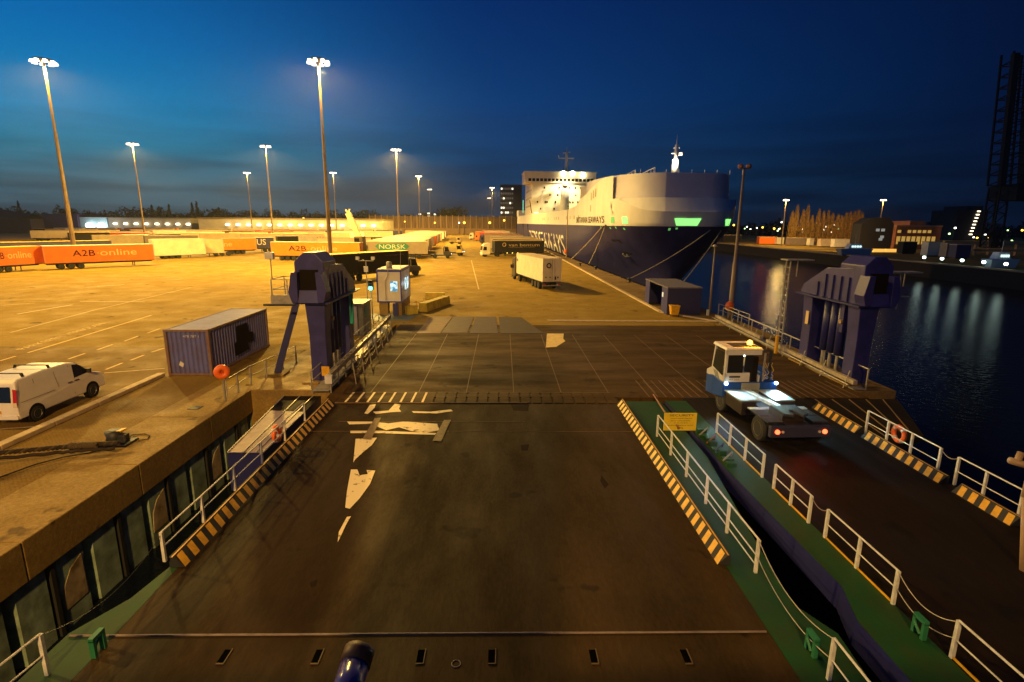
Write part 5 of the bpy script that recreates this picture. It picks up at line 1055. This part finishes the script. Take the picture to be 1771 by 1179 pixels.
for t, z in ((.8, 29.6), (4.8, 29.6), (9.4, 29.0)):
    MB().ball(SP(150.2, t, z), 1.15, 12).build('floodlight', glow('ship_flood', (1, .80, .42), 12), ship, smooth=True)
light('ship_light', 'SPOT', SP(149.0, 4.5, 30.2), 38000, (1, .72, .30), to=SP(120, -3, 0), size=1.0, angle=165, blend=.5, parent=ship)
light('ship_light', 'SPOT', SP(145.0, 2.0, 30.0), 30000, (1, .78, .38), to=SP(149, 1, 12), size=1.0, angle=120, blend=.5, parent=ship)
lk = MB(); lk.lathe(SP(147, 1.2, 13), [(1.9, 0), (1.9, 9.0), (1.4, 9.6), (.1, 10)], 18); lk.build('vent_tower', hullw, ship, smooth=True)
MB().ball(SP(147, 1.2, 24.2), 1.3, 12, 1, 1, .8).build('radome', mat('radome_grey', (.4, .35, .3)), ship, smooth=True)
cr_ = MB(); cr_.beam(SP(149, -8.5, 13), SP(149, -8.5, 22), .6, .6); cr_.beam(SP(149, -8.3, 22), SP(149, -1.5, 24.5), .8, 1.0); cr_.build('deck_crane', hullw, ship); a_ = MB(); a_.beam(SP(148, -13, 12.5), SP(148, -14, 18), .35, .35); a_.build('gangway_arm', dark, ship)
sbox(150.5, 151, -11.8, -9.8, 12.5, 13.1).build('gangway', glow('gangway_lit', (.9, 1, .9), .8), ship)
sbox(205, 226, -6, 6, 12, 22).build('funnel_casing', hullw, ship); sbox(208, 222, -5, 5, 22, 33).build('funnel', mat('funnel_dark', (.012, .012, .03), .6), ship, bevel=.5)
sbox(228, 244, -12.9, -8, 12.1, 15.5).build('stern_house', hullw, ship); sbox(196, 197, -13.05, -12.8, 13.5, 20).build('green_lit_door', glow('green_lit', (.3, 1, .6), .9), ship)
for s in (165, 192): a_ = MB(); a_.beam(hull_pt(s, -1, .3), hull_pt(s, 8, .3), .5, .5); a_.build('fender_tube', hullb, ship)
# mooring lines
rm_ = mat('mooring_rope', (.42, .36, .24), .8)
def bowp(t, z): return SP(next((s for s in [s0z(z)+k*.05 for k in range(600)] if hbr(s, z) >= abs(t)), 0)-.1, t, z)
def moor(a, b, sag, lab): chain(a, b, sag, lab, r=.085, m=rm_, name='mooring_line', n=16, cat='mooring line', group='mooring lines of the ferry')
bb_ = [bpy.data.objects[n].location+Vector((0, 0, .45)) for n in ('bollard', 'bollard.001', 'bollard.002') if n in bpy.data.objects]
bl_ = [o for o in sc.objects if o.name.startswith('bollard') and not o.parent]
bb_ = [o.location+Vector((0, 0, .5)) for o in bl_][:3]
moor(hull_pt(12.5, 7.9), bb_[2]+Vector((0, 14, 0)), .25, 'upper mooring line from the middle of the hull to the far quay')
moor(hull_pt(12.0, 7.6), bb_[1]+Vector((0, 8, 0)), .4, 'dark mooring line below the upper one, to the middle bollard')
moor(bowp(4.2, 7.4), bb_[0], .5, 'long mooring line from the bow to the nearest bollard')
moor(bowp(6.8, 7.3), Vector((18.9, 59.5, .6)), .35, 'steep mooring line from the bow tip down behind the blue shelter')

# ------------------------------------------------------------------ far background
def box_thing(name, lab, cat, x0, x1, y0, y1, z1, m, group=None, z0=0):
    e = empty(name, lab, cat, ((x0+x1)/2, (y0+y1)/2, z0), group); MB().box((x0, y0, z0), (x1, y1, z1)).build('wall', m, e); return e
# long warehouse with wall lamps
whm = mat('warehouse_wall', (.55, .50, .38), .7, var=.2, scale=.2); dkw = mat('dark_wall', (.018, .016, .016), .8, var=.3, scale=.1)
wh = box_thing('warehouse', 'long low pale warehouse with bright wall lamps at the back of the yard', 'warehouse', X(345, 345), X(662, 345), 345, 380, 9.6, whm)
MB().box((X(345, 345)-.5, 344.5, 9.6), (X(662, 345)+.5, 380.5, 10.2)).build('roof', mat('roof_brown', (.2, .15, .08)), wh)
wh2 = box_thing('warehouse', 'left section of the long lamp lit warehouse', 'warehouse', X(190, 350), X(332, 350), 350, 380, 9.4, mat('warehouse_grey', (.36, .32, .26), .7, var=.2, scale=.2))
MB().box((X(190, 350), 349.5, 9.4), (X(332, 350), 380.5, 9.9)).build('roof', mat('roof_brown', (.2, .15, .08)), wh2)
wlamp = glow('wall_lamp', (1, .88, .55), 5); wblue = glow('wall_lamp_cold', (.85, .95, 1), 6)
wh3 = box_thing('warehouse', 'pale blue fronted warehouse with two very bright cold lamps', 'warehouse', X(140, 352), X(188, 352), 352, 380, 9.8, mat('wall_pale_blue', (.35, .5, .5), .7))
for px in (157, 177): MB().ball((X(px, 350), 350, 4.6), 2.2, 10, 1.3, .5, .9).build('wall_lamp', wblue, wh3)
light('warehouse_light', 'POINT', (X(167, 340), 338, 5), 4000, (.9, .95, 1), size=2, parent=wh3)
for px in range(200, 330, 18): MB().ball((X(px, 348), 348.6, 6.0), 1.0, 8, 1.5, .4, .75).build('wall_lamp', wlamp, wh2)
for px in list(range(394, 660, 18)): MB().ball((X(px, 343), 343.6, 6.0), 1.0, 8, 1.5, .4, .75).build('wall_lamp', wlamp, wh)
for px, p_ in ((240, wh2), (300, wh2), (420, wh), (500, wh), (580, wh)): light('warehouse_light', 'POINT', (X(px, 340), 340, 6.5), 700, (1, .75, .35), size=1.5, parent=p_)
b1 = box_thing('warehouse', 'dark purple shed left of the two very bright cold lamps', 'shed', X(78, 350), X(137, 350), 350, 380, 11.5, mat('shed_purple', (.06, .04, .10), .8))
b1 = box_thing('warehouse', 'brown shed at the far left horizon', 'shed', X(-40, 340), X(55, 340), 340, 370, 8.5, mat('shed_brown', (.10, .06, .05), .8)); MB().loft([[(X(-40, 340), 340, 8.5), (X(-40, 340), 370, 8.5), (X(-40, 340), 355, 15)], [(X(30, 340), 340, 8.5), (X(30, 340), 370, 8.5), (X(25, 340), 355, 11)]]).build('roof', dkw, b1)
b1 = box_thing('warehouse', 'dim grey shed behind the brown one at the left horizon', 'shed', X(57, 362), X(78, 362), 362, 380, 10, mat('shed_grey', (.22, .18, .15), .8))
# mesh noise barrier at the end of the quay
bar = empty('mesh_fence', 'tall brown mesh fence at the end of the quay behind the trailer rows', 'fence', (X(740, 380), 380, 0))
fm_ = mat('fence_brown', (.22, .13, .07), .8, var=.6, scale=.6, stretch=(3, 1, .2))
x0, x1 = X(640, 400), X(905, 400)
for k in range(27): x = lerp(x0, x1, k/26); MB().box((x-.25, 399.6, 0), (x+.25, 400, 13.4)).build('fence_post', mat('fence_post', (.35, .24, .13), .7), bar)
MB().box((x0, 400.02, 4), (x1, 400.1, 12.6)).build('mesh_panel', fm_, bar); MB().box((x0, 399.5, 0), (x1, 399.9, 4.2)).build('lower_wall', mat('fence_base', (.32, .2, .1), .8, var=.3), bar)
olamp = glow('street_orange', (1, .55, .06), 5); wl_ = glow('street_white', (1, .95, .75), 6); gl_ = glow('street_green', (.55, 1, .35), 4)
def street(px, py, Y, m, r, lab, grp, hz=None):
    p = atY(px, py, Y); e = empty('street_lamp', lab, 'street lamp', (p.x, p.y, 0), grp)
    MB().tube([(p.x, p.y, 0), (p.x, p.y, max(p.z, 1))], .12, 5).build('pole', dark, e); MB().ball(p, r, 8).build('lamp_head', m, e)
for px, py, r in ((803, 385, .9), (794, 385, .5), (847, 385, .9), (872, 381, .7), (752, 385, .6), (700, 383, .5), (382, 379, .9), (525, 378, .9), (56, 380, .9)): street(px, py, 399 if px > 600 else 385, olamp if px != 794 else wl_, r*.95, 'small glowing street lamp along the far end of the yard', 'street lamps at the far end of the yard')
# office tower and pale flats
ot = box_thing('office_tower', 'dark office tower with scattered lit windows left of the ship', 'office block', X(865, 520), X(902, 520), 520, 545, 43, mat('tower_dark', (.035, .03, .035), .7))
lw_ = glow('office_lit', (1, .92, .7), 1.6); ow = glow('office_dim', (.25, .22, .2), .25)
for r_ in range(9):
    for k in range(6):
        m_ = lw_ if rnd.random() < .28 else ow; x = lerp(X(866, 519.8), X(888, 519.8), k/6); MB().box((x, 519.8, 4+r_*4.3), (x+1.5, 519.95, 5.7+r_*4.3)).build('window', m_, ot)
fl_ = box_thing('block_of_flats', 'distant dark flats with columns of pale lit windows behind the mesh fence', 'flats', X(724, 560), X(762, 560), 560, 580, 17.5, mat('tower_dark', (.035, .03, .035)))
for px, zs in ((727, (16.2, 13.6)), (742, (17, 14, 11.5)), (753, (16.2, 13.6, 11))):
    for z in zs: x = X(px, 559.5); MB().box((x-1.2, 559.6, z-.7), (x+1.2, 559.9, z+.7)).build('window', lw_, fl_)
# trees
leafd = mat('dark_foliage', (.035, .03, .022), .9, var=.5, scale=.4); bark = mat('bark', (.06, .04, .025), .9)
def crown_geo(b, c, rx, ry, rz, n, sz, rg, up=0.):
    for _ in range(n):
        while True:
            p = Vector((rg.uniform(-1, 1), rg.uniform(-1, 1), rg.uniform(-1, 1)))
            if p.length < 1: break
        if rg.random() < .6 and p.length > .01: p = p.normalized()*rg.uniform(.7, 1.08)
        q = Vector(c)+Vector((p.x*rx, p.y*ry, p.z*rz)); a = Vector((rg.gauss(0, 1), rg.gauss(0, 1), rg.gauss(0, 1)+up)).normalized(); b2 = a.cross(Vector((rg.gauss(0, 1), rg.gauss(0, 1), rg.gauss(0, 1)))).normalized()
        s = sz*rg.uniform(.5, 1.4); b.add([q-a*s, q+b2*s*.45, q+a*s, q-b2*s*.45], [(0, 1, 2, 3)])
rg = random.Random(3)
tb = MB()
x = -3; i = 0
for px in range(-60, 850, 6):
    Y = 560+rg.uniform(-40, 60); h = rg.uniform(12, 21) if px < 650 else rg.uniform(9, 13)
    c = (X(px, Y), Y, h*.5); crown_geo(tb, c, rg.uniform(5, 8), 4, h*.52, 260, 1.25, rg)
    tb.box((c[0]-.3, Y-.3, 0), (c[0]+.3, Y+.3, h*.5))
tag(tb.build('treeline', leafd, flat=True), 'dark line of bare trees along the left horizon beyond the warehouse', 'tree line', kind='stuff')
def tree(lab, px, Y, h, w_, n=420, conif=False, grp='trees on the horizon'):
    x = X(px, Y); e = empty('tree', lab, 'tree', (x, Y, 0), grp)
    MB().tube([(x, Y, 0), (x+.2, Y, h*.5), (x, Y, h*.85)], .5, 6, .12).build('trunk', bark, e); b = MB()
    if conif:
        for k in range(5): crown_geo(b, (x, Y, h*(.2+.17*k)), w_*(1-.19*k), w_*(1-.19*k), h*.14, n//5, .9, rg)
    else:
        for _ in range(7): crown_geo(b, (x+rg.uniform(-.6, .6)*w_, Y+rg.uniform(-.5, .5)*w_, h*rg.uniform(.5, .75)), w_*.55, w_*.55, h*.24, n//7, 1.1, rg)
    b.build('crown', leafd, e, flat=True)
for k, px in enumerate((268, 280, 297, 337, 345, 40)): tree('pointed dark conifer sticking out of the left horizon tree line', px, 520, rg.uniform(20, 26), 3.2, 400, True, 'pointed conifers on the left horizon')
tree('broad dark tree dome on the horizon right of the pale flats', 781, 500, 24, 15, 1600); tree('low dark tree just left of the office tower', 838, 500, 12.5, 9, 600)
tree('square topped dark tree in the middle of the left tree line', 377, 500, 21, 5, 500); tree('low rounded dark tree behind the distant masts', 712, 520, 16, 9, 700)
for px, Y, h, w_ in ((690, 500, 13, 11), (660, 500, 12, 10), (620, 505, 14, 9), (585, 510, 13, 9)): tree('low dark tree behind the mesh fence', px, Y, h, w_, 500, grp='low trees behind the mesh fence')

# ------------------------------------------------------------------ far side of the basin
bk = empty('quay_wall', 'dark quay wall on the far side of the basin', 'quay wall', (100, 300, -4))
MB().box((99.6, -40, -6), (99.99, 700, -.2)).build('wall', mat('far_quay_dark', (.02, .015, .01), .9), bk); MB().box((99.5, -40, -.2), (100.6, 700, .12)).build('coping', mat('far_coping', (.35, .24, .12), .8), bk)
FM = [at(1356, 429), at(1519, 436)]
for i, (px, lab) in enumerate(((1360, 'lit lamp mast over the far quay beside the poplars'), (1528, 'lit lamp mast over the far quay above the dark warehouse'))):
    Y = 225 if i == 0 else 236; p = atY(px, 345, Y); mast(p.x, p.y, p.z, lab, True, [22000, 16000][i], heads=6, r=.28, bar=.85)
    light('amber_light', 'POINT', (p.x-.4, p.y, p.z-.5), [2600, 2200][i], (1, .66, .30), size=.9)
# poplars
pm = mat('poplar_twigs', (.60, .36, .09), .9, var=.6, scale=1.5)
for k, (px, h) in enumerate([(1367, 15.5), (1375, 18.2), (1386, 16.0), (1393, 18), (1402, 13), (1413, 16), (1421, 15.2), (1429, 15.5), (1437, 14), (1446, 13.5), (1453, 13), (1460, 14.5), (1467, 15), (1474, 15), (1481, 15.5), (1487, 14.5)]):
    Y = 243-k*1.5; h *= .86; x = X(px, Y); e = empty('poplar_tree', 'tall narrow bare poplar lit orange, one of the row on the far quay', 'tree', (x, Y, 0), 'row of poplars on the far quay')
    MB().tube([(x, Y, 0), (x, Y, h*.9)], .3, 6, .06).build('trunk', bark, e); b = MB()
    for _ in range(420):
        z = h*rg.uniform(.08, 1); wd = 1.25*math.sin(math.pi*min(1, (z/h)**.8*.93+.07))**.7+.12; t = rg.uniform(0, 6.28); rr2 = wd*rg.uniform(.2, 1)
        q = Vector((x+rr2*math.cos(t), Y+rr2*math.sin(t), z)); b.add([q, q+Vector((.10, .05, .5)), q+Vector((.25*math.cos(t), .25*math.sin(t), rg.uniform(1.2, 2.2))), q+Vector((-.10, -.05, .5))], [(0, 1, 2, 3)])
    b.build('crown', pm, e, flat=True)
for p in (at(1384, 428), at(1450, 433)): light('amber_light', 'SPOT', (p.x-10, p.y-14, 9), 26000, (1, .6, .2), to=(p.x+14, p.y+14, 7), size=.6, angle=110)
# containers and sheds on the far quay
for i, (pa, pb, Y, h, m_, lab) in enumerate([(1252, 1283, 262, 3.4, C_BK, 'low dark shed with a pale roof line on the far quay beside the bow'), (1315, 1345, 236, 3.2, C_OR, 'red and cream container on the far quay beside the lamp mast'), (1346, 1358, 234, 3, C_WH, 'small white container on the far quay by the mast'),
        (1366, 1402, 226, 3.1, C_GR, 'grey container under the first poplars'), (1403, 1410, 222, 3.1, C_WH, 'bright white container end under the poplars'), (1422, 1442, 214, 3, C_CR, 'cream container right of the white one under the poplars'), (1446, 1472, 208, 3.2, C_WH, 'white container at the end of the poplar row'),
        (1610, 1632, 152, 4.0, C_WH, 'white truck box with a red mark on the far quay'), (1643, 1657, 146, 3.8, C_GR, 'pale grey truck box right of the white one on the far quay'), (1660, 1685, 142, 3.6, C_NV, 'dark blue container on the far quay near the crane'), (1566, 1590, 165, 3.6, C_BK, 'dark green container before the brick building')]):
    x0, x1 = X(pa, Y), X(pb, Y); e = empty('storage_container', lab, 'container', ((x0+x1)/2, Y+1.2, 0), 'containers on the far quay')
    MB().box((x0, Y, .3), (x1, Y+2.5, h)).build('body', m_, e); MB().box((x0-.1, Y-.1, h), (x1+.1, Y+2.6, h+.15)).build('roof', C_TN, e); MB().box((x0+.3, Y+.3, 0), (x1-.3, Y+2.2, .3)).build('skid', dark, e)
bb = box_thing('warehouse', 'dark gabled warehouse with a few dim windows on the far quay', 'warehouse', X(1492, 185), X(1548, 185), 186, 191, 9.0, dkw)
x0, x1 = X(1492, 185), X(1548, 185); MB().loft([[(x0, y_, 9.0), (x0+3, y_, 11), (x1-2, y_, 11.2), (x1, y_, 9.0)] for y_ in (186, 191)]).build('roof', dkw, bb)
for px, z in ((1527, 6.5), (1527, 4.2), (1525, 3.4), (1518, 6.5)): x = X(px, 185.9); MB().box((x-.6, 185.85, z), (x+.6, 185.98, z+.9)).build('window', glow('dim_window', (.35, .4, .4), .5), bb)
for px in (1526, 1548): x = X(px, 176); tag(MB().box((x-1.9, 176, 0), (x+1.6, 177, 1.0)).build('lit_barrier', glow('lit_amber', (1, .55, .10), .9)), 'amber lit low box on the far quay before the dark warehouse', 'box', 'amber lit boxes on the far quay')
br = box_thing('brick_building', 'brown brick building with rows of amber lit windows on the far quay', 'building', X(1550, 200), X(1628, 200), 200, 222, 8.2, mat('far_brick', (.36, .13, .05), .85, var=.3, scale=.5))
MB().box((X(1575, 200), 201, 8.2), (X(1602, 200), 220, 10.2)).build('upper_storey', mat('far_brick', (.2, .08, .04)), br); MB().box((X(1550, 200)-.2, 199.8, 8.2), (X(1628, 200)+.2, 222, 8.6)).build('roof_edge', mat('far_coping', (.35, .24, .12)), br)
aw = glow('amber_window', (1, .60, .12), .42)
for k in range(8):
    x = X(1553+k*8.7, 199.8); MB().box((x, 199.8, 1.8), (x+1.25, 199.95, 4.6)).build('window', aw, br)
    if k in (0, 2, 3, 4, 5, 6): MB().box((x, 199.8, 5.9), (x+1.2, 199.95, 6.9)).build('window', aw, br)
ap = box_thing('apartment_tower', 'black apartment tower with a vertical line of stair lights at the right', 'apartment block', X(1650, 330), X(1703, 330), 330, 350, 18.0, mat('night_black', (.006, .006, .009), .9))
MB().box((X(1668, 330), 331, 18), (X(1695, 330), 349, 20.5)).build('upper_storey', mat('night_black', (.006, .006, .009)), ap)
for k in range(8): x = X(1688-k*1.0, 329); MB().box((x-.8, 329.3, 17-k*1.95), (x+.8, 329.9, 17.6-k*1.95)).build('stair_light', glow('stair_light', (1, .85, .55), 4), ap)
cm = MB(); 
for px in range(1250, 1800, 8):
    Y = 420+rg.uniform(-30, 40); h = rg.uniform(6, 13); crown_geo(cm, (X(px, Y), Y, h*.5), 6, 4, h*.55, 90, 1.4, rg); cm.box((X(px, Y)-.3, Y-.3, 0), (X(px, Y)+.3, Y+.3, h*.5))
tag(cm.build('treeline', mat('night_foliage', (.012, .010, .010), .9), flat=True), 'almost black line of trees behind the far quay on the right', 'tree line', kind='stuff')
ls_ = [(1258, 389), (1269, 389), (1292, 392), (1298, 396), (1288, 395), (1309, 394), (1319, 393), (1339, 395), (1347, 396), (1345, 399), (1352, 384), (1349, 395), (1388, 396), (1387, 401), (1412, 385), (1426, 397), (1432, 393), (1443, 389), (1428, 392), (1450, 395), (1437, 401), (1471, 387), (1480, 394), (1484, 395), (1495, 402), (1625, 392), (1637, 397), (1652, 394), (1670, 394), (1642, 404), (1684, 410), (1690, 411), (1704, 406), (1735, 398), (1743, 398), (1768, 398), (1745, 420), (1755, 419), (1763, 421), (1750, 416), (1740, 421), (1711, 411)]
for k, (px, py) in enumerate(ls_): street(px, py, 330+rg.uniform(-8, 8), [wl_, olamp, wl_, wl_, gl_][k % 5 if k % 7 else 1], rg.uniform(.35, .62), 'tiny glowing town lamp behind the far quay', 'town lamps behind the far quay')
for k, (px, py) in enumerate([(1601, 429), (1633, 433), (1669, 437), (1708, 440), (1748, 443)]):
    Y = [138, 131, 122, 114.5, 108][k]; p = at(px, py+6); x = 100.4; e = empty('quay_lamp', '%s cold white quay lamp at the water edge on the far side' % ['first', 'second', 'third', 'fourth', 'fifth'][k], 'quay lamp', (x, Y, 0), 'cold quay lamps on the far side')
    Y = x/((px-868)/933); e.location = (x, Y, 0)
    MB().tube([(x, Y, .1), (x, Y, 1.0)], .08, 6).build('pole', dark, e); MB().ball((x-.2, Y, 1.15), .36, 8).build('lamp_head', glow('cold_lamp', (.75, 1, .85), 6), e); light('cold_light', 'POINT', (x-.9, Y, 1.25), 16, (.7, 1, .85), size=.2, parent=e)
MB().box((138, 90, 3.6), (139, 170, 4.3))
ov = MB(); ov.box((X(1638, 160), 160, 3.4), (X(1830, 160), 161, 4.2)); ov.box((X(1690, 150), 150, 1.6), (X(1830, 150), 151, 2.2)); [ov.box((X(q, 160), 160.1, 0), (X(q, 160)+.4, 160.9, 3.4)) for q in range(1645, 1830, 24)]
tag(ov.build('pipe_bridge', mat('far_orange_steel', (.42, .22, .09), .7)), 'long orange lit pipe bridge crossing behind the far quay at the right', 'pipe bridge')
# harbour crane silhouette at the right edge
kc = empty('harbour_crane', 'black lattice harbour crane silhouette at the right edge', 'crane', (120, 122, 0)); night = mat('night_black', (.006, .006, .009))
YC = 125; g0 = lambda px, py: atY(px, py, YC)
def lattice(a0, a1, b0, b1, n, w_=.35, dpt=3.0):
    m_ = MB(); A_ = [a0.lerp(a1, i/n) for i in range(n+1)]; B_2 = [b0.lerp(b1, i/n) for i in range(n+1)]; dv = Vector((0, dpt, 0))
    for i in range(n):
        for o_ in (Vector((0, 0, 0)), dv): m_.beam(A_[i]+o_, A_[i+1]+o_, w_, w_, (0, 1, 0)); m_.beam(B_2[i]+o_, B_2[i+1]+o_, w_, w_, (0, 1, 0)); m_.beam(A_[i]+o_, B_2[i+1]+o_, w_*.5, w_*.5, (0, 1, 0)); m_.beam(B_2[i]+o_, A_[i]+o_, w_*.5, w_*.5, (0, 1, 0))
        m_.beam(A_[i]-Vector((0, w_/2, 0)), A_[i]+dv, w_*.6, w_*.6); m_.beam(B_2[i]-Vector((0, w_/2, 0)), B_2[i]+dv, w_*.6, w_*.6)
    return m_
lattice(g0(1728, 320), g0(1754, 88), g0(1768, 320), g0(1790, 88), 12).build('tower_lattice', night, kc)
MB().beam(g0(1732, 320), g0(1757, 92), 1.3, .9, (0, 1, 0)).build('main_column', night, kc); MB().beam(g0(1776, 346), g0(1792, 88), 2.6, 2.6, (0, 1, 0)).build('rear_column', night, kc)
m_ = MB(); m_.box((g0(1742, 346).x, YC-2, g0(1742, 346).z), (g0(1830, 346).x, YC+5, g0(1742, 318).z)); m_.build('machine_house', night, kc)
lattice(g0(1713, 428), g0(1731, 322), g0(1731, 428), g0(1745, 330), 5, .3).build('portal_leg', night, kc); MB().beam(g0(1725, 425), g0(1712, 400), 1.2, .8, (0, 1, 0)).build('cab', night, kc)
# boats and buoys
def boat(lab, px, py, Y, L_, m_):
    x = X(px, Y); z = .3; e = empty('pilot_boat', lab, 'boat', (x, Y, z), 'small boats at the far quay')
    MB().loft([[(x-L_/2, Y+.2, z+1.4), (x+L_/2, Y+.2, z+1.5), (x+L_/2, Y+3, z+1.5), (x-L_/2, Y+3, z+1.4)], [(x-L_*.42, Y+.7, z-.3), (x+L_*.42, Y+.5, z-.3), (x+L_*.42, Y+2.6, z-.3), (x-L_*.42, Y+2.4, z-.3)]]).build('hull', m_, e)
    MB().loft([[(x-L_*.25, Y+.6, z+1.5), (x+L_*.2, Y+.6, z+1.5), (x+L_*.2, Y+2.6, z+1.5), (x-L_*.25, Y+2.6, z+1.5)], [(x-L_*.18, Y+.8, z+2.9), (x+L_*.16, Y+.8, z+2.9), (x+L_*.16, Y+2.4, z+2.9), (x-L_*.18, Y+2.4, z+2.9)]]).build('cabin', white, e)
    for k in range(4): MB().box((x-L_*.15+k*L_*.08, Y+.55, z+1.9), (x-L_*.10+k*L_*.08, Y+.62, z+2.4)).build('cabin_window', glow('boat_window', (.7, 1, .95), 1.5), e)
    MB().tube([(x, Y+1.6, z+2.9), (x, Y+1.6, z+5.2)], .06, 6).build('mast', white, e)
bw = mat('boat_grey', (.32, .38, .45), .5)
boat('grey workboat with lit cabin windows at the far quay edge', 1488, 432, 156, 9.5, bw); boat('small boat with a lamp at the right edge of the basin', 1752, 452, 111, 6, bw)
p = at(1271, 424, -3.0); e = empty('marker_buoy', 'yellow green marker buoy floating beyond the unlit mast', 'buoy', (p.x, p.y, -3.5)); MB().lathe((p.x, p.y, -3.5), [(1.0, -.3), (1.2, .6), (.4, .8), (.35, 2.0), (.1, 2.2)], 12).build('float', mat('buoy_yellow', (.55, .60, .03), .5), e)

# ------------------------------------------------------------------ the deck house and rail of our own ship, behind the camera: they throw the shadows on the ramp
own = empty('ship_deckhouse', 'own ship deck house and rail beside the viewpoint, seen by its shadow on the ramp', 'deck house', (0, -3, 6.8))
MB().box((-3.5, -4.5, 6.8), (-.5, -1.8, 15)).build('house', white, own); MB().box((-9, -4.5, 6.6), (9, -.9, 6.8)).build('deck', green, own)
MB().tube([(-8, -1.2, 7.9), (8, -1.2, 7.9)], .035, 8).build('hand_rail', white, own); MB().tube([(-8, -1.2, 7.4), (8, -1.2, 7.4)], .025, 8).build('mid_rail', white, own)
for k in range(9): MB().tube([(-8+2*k, -1.2, 6.8), (-8+2*k, -1.2, 7.9)], .035, 8).build('post', white, own)
MB().tube([(-6.2, -2.2, 6.8), (-6.2, -2.2, 11)], .35, 12).build('vent_post', white, own); MB().lathe((-6.2, -2.2, 11), [(.3, 0), (.6, .3), (.6, .7), (.2, 1)], 12).build('vent_cowl', white, own)

# ------------------------------------------------------------------ thin night haze
if HAZE:
    hz = MB().box((-1500, -120, -8), (1500, 1400, 75)).build('haze', mat('quay_paving', (0, 0, 0))); hz.data.materials.clear()
    hm = bpy.data.materials.new('haze'); hm.use_nodes = True; hm.node_tree.nodes.clear(); pv = hm.node_tree.nodes.new('ShaderNodeVolumePrincipled'); om = hm.node_tree.nodes.new('ShaderNodeOutputMaterial')
    pv.inputs['Density'].default_value = HAZE; pv.inputs['Color'].default_value = (.8, .85, .9, 1); pv.inputs['Anisotropy'].default_value = .55; hm.node_tree.links.new(pv.outputs[0], om.inputs['Volume']); hz.data.materials.append(hm); tag(hz, kind='stuff')
